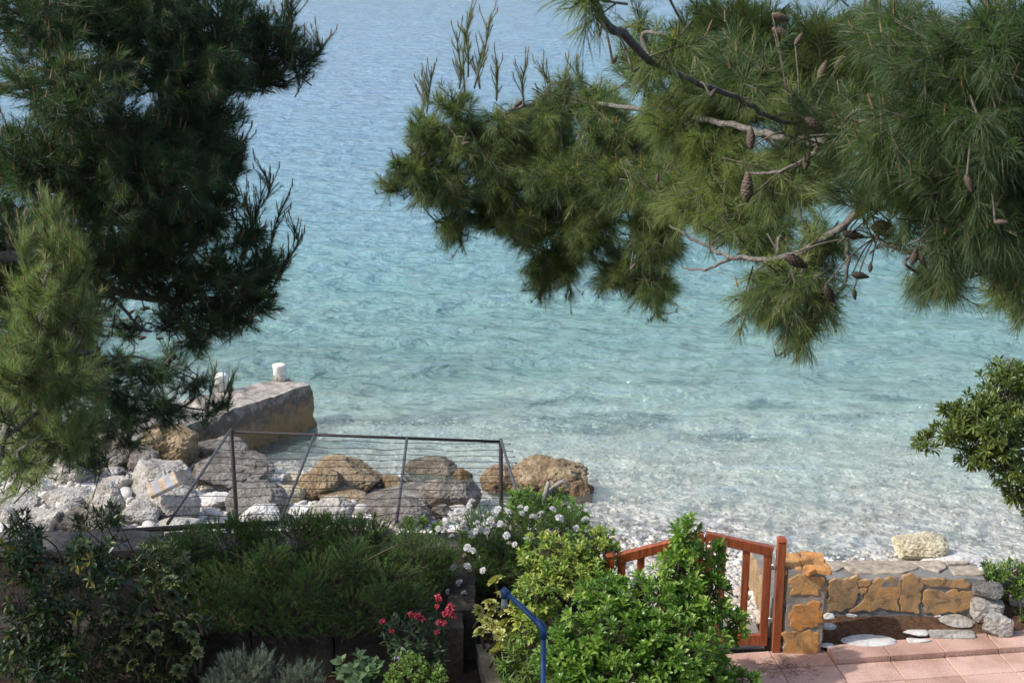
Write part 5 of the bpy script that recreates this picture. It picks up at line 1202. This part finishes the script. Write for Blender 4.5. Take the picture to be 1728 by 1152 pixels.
# ------------------------------------------------------------------ shrubs and flowers
def stems_to(g, base, targets, rng, r0=.012, r1=.004, bend=.06):
    for t in targets:
        b = np.array(base) + rng.normal(0, .04, 3) * np.array((1, 1, 0)); m = b + (t - b) * .5 + rng.normal(0, bend, 3); m[2] = min(max(m[2], b[2] + (t[2] - b[2]) * .45), max(t[2], b[2]) + .3)
        tube(g, curve([b, m, t], 5), np.linspace(r0, r1, 11), 5)
def shrub(name, label, cat, base, blobs, mat, seed, n=300, whorl=9, L=.09, W=.032, tmpl=LEAF_OBOV, up=.5, spread=(.35, 1.25), shell=.45, stemmat='stem', group=None, upbias=.6, axis=.05, R=(0, 1), stems=True):
    """leaves in whorls at shoot tips through the blobs"""
    rng = np.random.default_rng(seed); root = empty(name, base, label, cat, group); g = Geo(); gs = Geo(); cs = []
    ws = []
    for b in blobs:
        c, r = blob(b[:6]); ws.append((r[0] * r[2] + r[0] * r[1] + r[1] * r[2]) * (b[6] if len(b) > 6 else 1)); cs.append((c, r))
    ws = np.array(ws) / sum(ws)
    for (c, r), w in zip(cs, ws):
        k = max(3, int(n * w)); E = ball(k, rng, shell, 1.0); P = c + E * r
        D = nrm(nrm(E / np.maximum(r, .02) * r.mean()) * 1.0 + np.array((0, 0, up)) + rng.normal(0, .35, (k, 3)))
        prisms(gs, P - D * .12 - E * r * .25, P, .0045, .003, 3)
        U, V_ = frames(D, rng); m = whorl
        i = np.arange(m); ph = i * 2.39996 + rng.uniform(0, 6.28, (k, 1)); f = (i + .5) / m
        th = spread[0] + (spread[1] - spread[0]) * f[None] + rng.normal(0, .12, (k, m))
        d = D[:, None] * np.cos(th)[..., None] + (U[:, None] * np.cos(ph)[..., None] + V_[:, None] * np.sin(ph)[..., None]) * np.sin(th)[..., None]
        p = P[:, None] - D[:, None] * (f * axis)[None, :, None]
        ll = L * (.6 + .45 * f)[None] * rng.uniform(.8, 1.15, (k, m))
        rr = np.clip(rng.uniform(*R, (k, 1)) * .7 + rng.uniform(0, .3, (k, m)), 0, 1)
        # leaf normal leans to the shoot axis
        ref = (np.repeat(D[:, None], m, 1) * (1 - upbias) + np.array((0, 0, upbias))).reshape(-1, 3) + rng.normal(0, .2, (k * m, 3))
        d = d.reshape(-1, 3); X = nrm(np.cross(d, ref)); Z = np.cross(X, d); ll = ll.ravel()
        inst(g, tmpl[0], tmpl[1], p.reshape(-1, 3), X, d, Z, np.stack((ll * (W / L), ll, ll), 1), rr.ravel())
    if stems: stems_to(gs, base, [c for c, r in cs], rng)
    gs.build('stems', M[stemmat], root); g.build('foliage', M[mat], root)
    return root
def spiky(name, label, cat, base, blobs, mat, seed, n=600, nl=.026, nw=.0035, sl=.15, per=34, up=1.0, shell=.5, group=None, th=(1.0, .45), R=(0, 1), tw='stem'):
    rng = np.random.default_rng(seed); root = empty(name, base, label, cat, group); g = Geo(); gs = Geo(); cs = [blob(b[:6]) for b in blobs]
    ws = np.array([r[0] * r[2] + r[0] * r[1] + r[1] * r[2] for c, r in cs]); ws /= ws.sum()
    for (c, r), w in zip(cs, ws):
        k = max(4, int(n * w)); E = ball(k, rng, shell, 1.0); P = c + E * r
        D = nrm(nrm(E * r) * .9 + np.array((0, 0, up)) + rng.normal(0, .25, (k, 3))); L = sl * rng.uniform(.6, 1.2, k); B = P - D * L[:, None]
        prisms(gs, B - D * .05, P, .003, .0018, 3)
        needles(g, B, D, L, per, nl, nw, th[0], th[1], 0, rng, .1, 1, *R)
    stems_to(gs, base, [c for c, r in cs], rng, .012, .005)
    gs.build('stems', M[tw], root); g.build('foliage', M[mat], root); return root

# rosemary hedge
spiky('rosemary_bush', 'long dark green rosemary hedge spilling over the planter wall', 'shrub', (-1.7, 11.4, .36), [(300, 935, 11.5, 75, 50, .35), (390, 915, 11.7, 90, 50, .4), (500, 905, 11.7, 100, 48, .4), (600, 915, 11.6, 100, 52, .4), (700, 940, 11.4, 75, 48, .35), (420, 985, 11.0, 110, 60, .35), (540, 985, 10.9, 110, 62, .35), (650, 985, 11.0, 90, 52, .35), (350, 990, 11.1, 90, 50, .3), (290, 960, 11.2, 60, 50, .3),
  (480, 1022, 10.62, 110, 40, .22), (600, 1022, 10.62, 90, 38, .22), (380, 1030, 10.6, 70, 40, .2), (690, 1010, 10.7, 60, 36, .2), (540, 1052, 10.55, 120, 20, .12, ), (745, 950, 11.4, 40, 45, .25), (330, 905, 11.3, 40, 30, .2), (455, 940, 10.9, 46, 34, .22), (590, 935, 10.85, 40, 36, .22), (690, 910, 11.0, 36, 28, .2), (520, 985, 10.55, 40, 40, .18), (400, 1000, 10.6, 36, 40, .18), (640, 1000, 10.5, 36, 36, .18), (395, 872, 11.8, 16, 16, .12), (545, 872, 11.8, 20, 16, .12), (610, 882, 11.8, 16, 16, .12), (420, 890, 11.8, 34, 26, .2), (560, 890, 11.8, 50, 26, .25), (510, 885, 11.8, 40, 24, .2), (630, 900, 11.8, 36, 24, .2)], 'rosemary', 41, n=6600, sl=.115, per=34, nl=.027, nw=.004, up=.75)
# lavender clumps at the bottom edge
spiky('lavender_bush', 'grey green lavender clump, the larger of two at the lower edge', 'lavender', (-1.75, 9.9, 0), [(405, 1130, 9.9, 55, 38, .25), (440, 1120, 10, 40, 30, .2), (375, 1150, 9.8, 45, 25, .2)], 'lavender', 42, n=330, sl=.15, per=30, nl=.045, nw=.0035, up=1.2, th=(.8, .3))
spiky('lavender_bush', 'grey green lavender clump, the smaller of two beside broad leaves', 'lavender', (-1.4, 9.9, 0), [(512, 1138, 9.9, 42, 26, .2), (485, 1150, 9.85, 30, 20, .2)], 'lavender', 43, n=170, sl=.13, per=30, nl=.04, nw=.0035, up=1.2, th=(.8, .3))
# glossy shrub before the gate
shrub('pittosporum_shrub', 'large glossy bright green shrub growing in front of the gate', 'shrub', (1.0, 9.9, .06), [(1160, 905, 10.35, 30, 40, .18), (1152, 960, 10.35, 52, 48, .25), (1190, 1010, 10.2, 48, 50, .28), (1215, 945, 10.4, 12, 40, .1), (1100, 1020, 10.15, 80, 52, .4), (1020, 1060, 9.9, 85, 60, .45), (1140, 1090, 9.8, 100, 60, .45), (960, 1120, 9.7, 60, 55, .35), (1050, 1140, 9.6, 110, 50, .45), (1180, 1150, 9.6, 75, 36, .35), (1240, 1055, 10.1, 22, 30, .12), (1020, 1000, 10.2, 50, 30, .25), (1255, 1150, 9.6, 30, 14, .15)],
  'pitto', 51, n=1250, whorl=10, L=.085, W=.03, up=.6)
yel = shrub('yellow_green_shrub', 'yellow green rounded leaf shrub between white flowers and gate', 'shrub', (.55, 10.8, .06), [(930, 935, 11.0, 60, 34, .35), (1000, 915, 11.1, 48, 32, .28), (1035, 930, 11.2, 28, 20, .15), (960, 970, 10.8, 80, 36, .35), (905, 1005, 10.5, 45, 46, .28), (890, 1060, 10.2, 36, 40, .2), (1010, 985, 10.9, 50, 30, .25)], 'yellowgreen', 52, n=560, whorl=8, L=.065, W=.034, tmpl=LEAF_OVAL, up=.7)
g = Geo(); a = at(1022, 1000, 11.0); tube(g, [a, at(1022, 965, 11.0), at(1021, 930, 11.02)], [.026, .022, .017], 8); tube(g, [at(1020, 972, 11.0), at(1003, 966, 10.95), at(988, 962, 10.9)], [.014, .011, .006], 6); tube(g, [at(1022, 972, 11.0), at(1032, 962, 11.0)], [.011, .007], 6); g.build('pruned_stem', M['driftwood'], yel)
gs_ = shrub('evergreen_shrub', 'fresh green bushy shrub behind the white flowers with a bleached dead branch', 'shrub', (.25, 12.0, .3), [(880, 842, 12.2, 32, 26, .2), (935, 850, 12.3, 40, 26, .25), (970, 870, 12.3, 28, 22, .2), (900, 870, 12.1, 60, 22, .25), (985, 875, 12.2, 14, 12, .1)], 'pitto', 53, n=260, whorl=10, L=.07, W=.02, tmpl=LEAF_LANCE, up=1.0)
g = Geo(); tube(g, curve([at(905, 860, 12.3), at(918, 840, 12.3), at(926, 812, 12.35)], 4), np.linspace(.028, .02, 9), 7); tube(g, curve([at(918, 840, 12.3), at(935, 822, 12.4), at(950, 812, 12.4), at(958, 822, 12.4)], 4), np.linspace(.024, .02, 13), 7); g.build('dead_branch', M['driftwood'], gs_)

# white flowering plant
rf = np.random.default_rng(61)
wf = spiky('white_flower_plant', 'feathery green plant covered in white flower heads over the wall end', 'flowering plant', (.0, 11.8, .36), [(820, 890, 11.9, 50, 42, .3), (880, 885, 11.9, 80, 40, .3), (955, 885, 11.9, 45, 36, .25), (850, 940, 11.7, 60, 40, .3), (810, 970, 11.6, 30, 42, .2), (900, 930, 11.7, 60, 36, .25), (790, 900, 11.9, 34, 40, .2)], 'feather', 61, n=1000, nl=.05, nw=.003, sl=.14, per=26, up=.7, th=(1.1, .4))
def petal_dome(r, n, rings, seed, mat, name='flower_head'):
    rng = np.random.default_rng(seed); g = Geo()
    P = []; D = []; L = []
    for ring, (el, ln) in enumerate(rings):
        for k in range(n):
            a = 2 * math.pi * (k + .5 * ring) / n + rng.normal(0, .08); e = el + rng.normal(0, .1); D.append((math.cos(a) * math.cos(e), math.sin(a) * math.cos(e), math.sin(e))); P.append((0, 0, .004 * ring)); L.append(r * ln * rng.uniform(.85, 1.1))
    D = np.array(D); leaves(g, np.array(P), D, np.array(L), np.array(L) * .42, rng, LEAF_OBOV, 1.0); V, F = ICO[1]
    g.faces(V * np.array((.22, .22, .14)) * r + np.array((0, 0, .2 * r)), F, .95)
    return g.build(name, M[mat])
proto = [petal_dome(.045, 12, [(.05, 1.0), (.5, .9), (.95, .7)], 1, 'white_petal'), petal_dome(.042, 13, [(-.1, 1.0), (.35, .9), (.8, .75)], 2, 'white_petal'), petal_dome(.036, 10, [(.5, 1.0), (1.0, .9)], 3, 'faded_petal')]
used = [0, 0, 0]
FL_ = [(935, 265), (980, 310), (965, 322), (1030, 322), (1095, 330), (1118, 305), (1150, 348), (1192, 327), (1245, 310), (1275, 348), (1088, 300), (840, 290), (852, 272), (760, 340), (800, 345), (815, 375), (725, 385), (690, 402), (775, 370), (880, 375), (945, 362), (958, 386), (992, 378), (870, 415), (888, 405), (925, 412), (850, 430), (1022, 435), (1118, 455), (1062, 480), (833, 495), (858, 510), (830, 585), (908, 605), (766, 592), (793, 665), (745, 710), (815, 715), (780, 748), (806, 768), (1360, 400), (1325, 435), (1282, 352), (750, 330), (785, 318), (935, 372), (1405, 360), (722, 398), (755, 440), (820, 400)]
def put_flower(parent, protos, kind, p, tilt, seed, s=1.0):
    o = protos[kind]
    if used[kind]: o = o.copy(); COL.objects.link(o)
    used[kind] += 1
    r = random.Random(seed); o.parent = parent; o.location = tuple(p - parent_origin(parent)); o.scale = (s, s, s); o.rotation_euler = (r.uniform(.1, 1.0), r.uniform(-.5, .5), r.uniform(0, 6)); return o
gst = Geo()
for k, (x, y) in enumerate(FL_):
    u, v = 500 + x / 2.88, 752 + y / 2.88; Y = float(np.interp(v, [830, 900, 1020], [11.65, 11.5, 11.25])) + rf.normal(0, .05)
    p = at(u, v, Y); put_flower(wf, proto, k % 2, p, 0, k, rf.uniform(.68, .98)); prisms(gst, [p - np.array((rf.normal(0, .03), -.06, .16))], [p], .0025, .002, 4)
for k, (x, y) in enumerate([(1035, 480), (815, 540), (805, 405), (1145, 455)]):
    u, v = 500 + x / 2.88, 752 + y / 2.88; p = at(u, v, 11.45); put_flower(wf, proto, 2, p, 0, 90 + k); prisms(gst, [p - np.array((0, -.06, .16))], [p], .0025, .002, 4)
gst.build('flower_stalks', M['valer'], wf)

# red valerian
rv = np.random.default_rng(62)
vb = (-.72, 10.2, 0)
va = shrub('red_valerian', 'red valerian with grey green leaves in the dark lower bed', 'flowering plant', vb, [(690, 1070, 10.2, 50, 40, .3), (735, 1090, 10.2, 30, 36, .2), (660, 1060, 10.2, 18, 22, .15), (710, 1110, 10.1, 50, 26, .25), (745, 1050, 10.3, 18, 26, .15)], 'valer', 62, n=85, whorl=8, L=.075, W=.026, tmpl=LEAF_LANCE, up=.9, axis=.14)
vp = []
for j in range(2):
    g = Geo(); n = 26; q = ball(n, rv, .3, 1) * np.array((.034, .034, .028)); s = rv.uniform(.007, .012, n)
    inst(g, ICO[1][0], ICO[1][1], q, np.tile([1., 0, 0], (n, 1)), np.tile([0, 1., 0], (n, 1)), np.tile([0, 0, 1.], (n, 1)), np.stack((s, s, s), 1), rv.uniform(0, 1, n)); vp.append(g.build('flower_cluster', M['red_petal'], smooth=False))
used = [0, 0, 0]
gst = Geo()
for k, (x, y, s) in enumerate([(688, 738, 1), (684, 780, .6), (748, 785, 1.1), (728, 815, 1), (765, 828, .8), (745, 805, 1), (555, 818, .8), (588, 822, .9), (582, 832, .6), (615, 840, .8), (420, 855, .8), (465, 900, .6), (695, 858, .8), (718, 860, .8), (686, 906, .75), (522, 975, .6)]):
    u, v = 500 + x / 2.88, 752 + y / 2.88; p = at(u, v, 10.15); put_flower(va, vp, k % 2, p, 0, k, s); m = p * .6 + np.array(at(u, v + 45, 10.2)) * .4
    tube(gst, [at(u * .6 + 695 * .4, v + 60, 10.2), m, p], .003, 4)
gst.build('flower_stalks', M['valer'], va)

# broad grey-green plant, lime geranium, narrow-leaved clump
shrub('broad_leaf_plant', 'low plant with rounded grey green leaves at the lower edge', 'plant', (-1.05, 9.9, 0), [(605, 1130, 9.9, 44, 28, .22), (590, 1145, 9.85, 36, 20, .2), (632, 1140, 9.9, 26, 24, .15)], 'broad', 63, n=34, whorl=6, L=.10, W=.075, tmpl=LEAF_OVAL, up=1.2, spread=(.6, 1.35))
ge_ = shrub('lime_geranium', 'lime green scented geranium with one lilac flower', 'plant', (-.72, 9.75, 0), [(690, 1130, 9.8, 36, 26, .2), (725, 1145, 9.75, 36, 18, .2), (665, 1140, 9.75, 20, 20, .15)], 'lime', 64, n=130, whorl=8, L=.045, W=.026, tmpl=LEAF_OBOV, up=1.0)
used = [0, 0, 0]
lp = [petal_dome(.026, 7, [(.3, 1), (.8, .7)], 5, 'lilac_petal')]; put_flower(ge_, lp, 0, at(672, 1111, 9.65), 0, 3)
shrub('narrow_leaf_plant', 'narrow leaved green plant beside the concrete kerb', 'plant', (.02, 10.0, .06), [(870, 1110, 10.0, 36, 32, .2), (895, 1135, 9.9, 36, 26, .2), (865, 1145, 9.8, 24, 18, .15)], 'lime', 65, n=38, whorl=13, L=.11, W=.014, tmpl=LEAF_LANCE, up=.7, spread=(.2, 1.5), axis=.10, R=(0, .7))
shrub('vine_seedling', 'small bright green vine leaves on the wall below the trellis', 'plant', (-.75, 12.1, .5), [(690, 880, 12.15, 14, 7, .08), (735, 888, 12.15, 14, 8, .08), (712, 876, 12.2, 10, 6, .06)], 'lime', 66, n=22, whorl=5, L=.06, W=.05, tmpl=LEAF_OVAL, up=.6)

# rosette succulents
def rosette(name, r, seed, mat, parent):
    rng = np.random.default_rng(seed); g = Geo(); n = 46; i = np.arange(n); f = i / n; ph = i * 2.39996; th = .15 + 1.35 * f ** .8
    D = np.stack((np.cos(ph) * np.sin(th), np.sin(ph) * np.sin(th), np.cos(th)), 1); ll = r * (.28 + .75 * f)
    X = nrm(np.cross(D, np.array([[0, 0, 1.0]]) + rng.normal(0, .05, (n, 3)))); Z = np.cross(X, D)
    inst(g, LEAF_OBOV[0], LEAF_OBOV[1], np.stack((0 * ll, 0 * ll, -.25 * r * f), 1), X, D, Z, np.stack((ll * .36, ll, ll), 1), np.clip(f * 1.05 + rng.normal(0, .1, n), 0, 1)); return g.build(name, M[mat], parent) if parent is not None else g.build(name, M[mat])
def aeonium(label, base, spots, Y, mat, seed):
    root = empty('aeonium', base, label, 'succulent'); gs = Geo(); rng = np.random.default_rng(seed); protos = [rosette('rosette', .1, seed + k, mat, None) for k in range(2)]
    for k, (u, v, r) in enumerate(spots):
        y = Y + rng.normal(0, .08) + .002 * (1060 - v); p = at(u, v, y); rr = r * dep(u, v, y) / 2400
        o = protos[k % 2]
        if k > 1: o = o.copy(); COL.objects.link(o)
        o.parent = root; o.location = tuple(p - parent_origin(root)); o.scale = (rr / .1,) * 3; o.rotation_euler = (rng.uniform(.2, .9), rng.uniform(-.4, .4), rng.uniform(0, 6))
        b = p + np.array((rng.normal(0, .05), .12, -.22)); tube(gs, curve([b, (b + p) / 2 + rng.normal(0, .02, 3), p - np.array((0, 0, .02))], 4), np.linspace(.014, .010, 9), 6)
    gs.build('stems', M['stem'], root); return root
z2 = lambda L_: [(500 + x / 2.88, 752 + y / 2.88, r / 2.88) for x, y, r in L_]
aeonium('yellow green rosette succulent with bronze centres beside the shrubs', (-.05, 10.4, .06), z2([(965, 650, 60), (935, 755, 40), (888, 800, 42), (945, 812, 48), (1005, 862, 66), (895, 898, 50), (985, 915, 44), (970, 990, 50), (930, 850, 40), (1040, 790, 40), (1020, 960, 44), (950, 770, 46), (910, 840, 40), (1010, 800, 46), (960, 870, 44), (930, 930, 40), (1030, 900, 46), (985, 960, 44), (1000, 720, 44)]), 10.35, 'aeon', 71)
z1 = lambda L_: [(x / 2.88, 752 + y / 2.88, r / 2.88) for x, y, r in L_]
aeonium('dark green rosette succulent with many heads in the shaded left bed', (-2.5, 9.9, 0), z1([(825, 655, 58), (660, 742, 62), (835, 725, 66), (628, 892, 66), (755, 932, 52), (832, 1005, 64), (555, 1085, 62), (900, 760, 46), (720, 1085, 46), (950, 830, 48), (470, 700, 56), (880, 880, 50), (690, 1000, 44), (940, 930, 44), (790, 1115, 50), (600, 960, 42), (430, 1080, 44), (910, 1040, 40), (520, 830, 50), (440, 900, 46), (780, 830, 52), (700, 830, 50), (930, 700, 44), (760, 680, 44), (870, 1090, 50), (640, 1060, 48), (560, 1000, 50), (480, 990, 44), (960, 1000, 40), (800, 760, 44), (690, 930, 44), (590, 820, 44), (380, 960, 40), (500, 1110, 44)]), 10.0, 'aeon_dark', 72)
# variegated umbrella shrub and the sprigs over the wall
shrub('umbrella_shrub', 'yellow variegated umbrella leaf shrub at the lower left', 'shrub', (-3.5, 9.9, 0), [(40, 930, 10.1, 45, 30, .25), (60, 965, 10.0, 30, 26, .2), (70, 1060, 9.9, 50, 40, .25), (100, 1030, 9.9, 40, 26, .2), (30, 1000, 10, 40, 40, .2, .5), (90, 1110, 9.8, 50, 34, .25), (180, 970, 10.1, 36, 24, .2), (150, 930, 10.2, 40, 24, .2), (20, 1090, 9.9, 40, 50, .25, .5), (220, 1000, 10.1, 40, 30, .2, .5)], 'varieg', 73, n=230, whorl=8, L=.10, W=.034, up=.8, spread=(.9, 1.5), axis=.02)
shrub('oleander_shrub', 'dark leafy sprig rising over the wall in front of the boulders', 'shrub', (-3.0, 11.0, .36), [(170, 868, 11.2, 46, 18, .2), (130, 880, 11.2, 20, 14, .1), (200, 880, 11.2, 20, 12, .1), (160, 920, 11.1, 50, 30, .2, .6)], 'pittodark', 74, n=60, whorl=8, L=.10, W=.024, tmpl=LEAF_LANCE, up=.7)
shrub('oleander_shrub', 'dark leafy sprig rising over the wall at the far left', 'shrub', (-3.9, 11.0, .36), [(30, 880, 11.2, 26, 18, .15), (60, 898, 11.2, 22, 12, .1), (40, 910, 11.1, 40, 26, .2, .6)], 'pittodark', 75, n=44, whorl=8, L=.10, W=.026, tmpl=LEAF_LANCE, up=.7)

# evergreen tree at the right edge
rt_ = shrub('evergreen_tree', 'glossy evergreen tree leaning in from the right over the beach', 'tree', (4.75, 10.5, -.05), [(1690, 672, 10.5, 46, 46, .4), (1640, 700, 10.4, 42, 34, .3), (1702, 628, 10.6, 34, 20, .25), (1602, 728, 10.3, 30, 20, .2), (1562, 746, 10.3, 22, 16, .15), (1660, 752, 10.3, 46, 34, .3), (1700, 780, 10.2, 36, 40, .3), (1716, 826, 10.2, 22, 30, .2), (1600, 690, 10.4, 16, 14, .1), (1632, 775, 10.3, 22, 14, .15, .7), (1680, 720, 10.2, 46, 50, .35), (1780, 700, 10.6, 70, 90, .6), (1850, 720, 10.7, 90, 110, .8, .6), (1800, 850, 10.5, 70, 80, .6, .5)],
  'seaside', 81, n=900, whorl=11, L=.088, W=.024, up=.35, stems=False)
g = Geo(); tk = [(4.75, 10.5, -.1), (4.72, 10.5, 1.0), at(1790, 790, 10.5), at(1800, 640, 10.6)]; tube(g, curve(tk, 6), np.linspace(.07, .025, 19), 8)
for e in ((1690, 672, 10.5), (1602, 728, 10.3), (1562, 746, 10.3), (1660, 752, 10.3), (1716, 826, 10.2), (1640, 700, 10.4)):
    a = np.array(at(1790, 770, 10.5)); b = at(*e); tube(g, curve([a, (a + b) / 2 + np.array((0, 0, -.03)), b], 5), np.linspace(.018, .005, 11), 6)
g.build('trunk', M['bark'], rt_)
shrub('ground_cover', 'low green trailing plant on top of the stones at the right edge', 'plant', (4.6, 11.75, .3), [(1680, 962, 11.7, 26, 12, .2), (1712, 962, 11.8, 30, 14, .25), (1715, 992, 11.6, 16, 16, .12), (1760, 975, 11.8, 40, 26, .3), (1690, 1000, 11.6, 14, 8, .1, .5), (1722, 1035, 11.4, 16, 10, .1, .5)], 'pitto', 82, n=260, whorl=8, L=.045, W=.02, tmpl=LEAF_OVAL, up=.8)

shrub('schefflera_shrub', 'dark green leafy shrub added to deepen the shade between wall and rosettes', 'shrub', (-2.9, 10.4, 0), [(130, 1000, 10.4, 90, 60, .25), (230, 1060, 10.4, 80, 60, .25), (60, 1120, 10.3, 90, 50, .25), (320, 1050, 10.4, 40, 60, .2), (260, 950, 10.6, 70, 40, .2), (160, 1110, 10.3, 70, 50, .2), (280, 1130, 10.3, 60, 40, .2)], 'pittodark', 91, n=330, whorl=8, L=.09, W=.03, up=.6, spread=(.7, 1.4), R=(0, .8))  # understory filler, added to darken the left bed

# dry pine needles and crumbs of bark swept against the paving joints
rl_ = np.random.default_rng(120); g = Geo()
K = 900; wt = rl_.integers(0, 3, K)
U_ = np.where(wt == 0, rl_.normal(1330, 34, K), np.where(wt == 1, rl_.uniform(1395, 1728, K), rl_.normal(1700, 30, K)))
V_ = np.where(wt == 0, rl_.normal(1128, 9, K), np.where(wt == 1, 1112 - (U_ - 1409) * .062 + rl_.normal(1.5, 3, K), rl_.normal(1066, 8, K)))
P = np.array([gr(u, v, .012) for u, v in zip(U_, V_)]); P[:, 2] = np.where(wt == 2, .075, .012); a = rl_.uniform(0, 6.28, K); ln = rl_.uniform(.006, .03, K)[:, None]
D = np.stack((np.cos(a), np.sin(a), rl_.normal(0, .06, K)), 1)
prisms(g, P - D * ln, P + D * ln, .0013, .0009, 3, rl_.uniform(0, 1, K))
tag(g.build('needle_litter', rndmat('dry_litter', [(0, (.06, .035, .02)), (1, (.20, .12, .065))])), 'dry brown pine needles littering the paving joints', 'pine needles', kind='stuff')
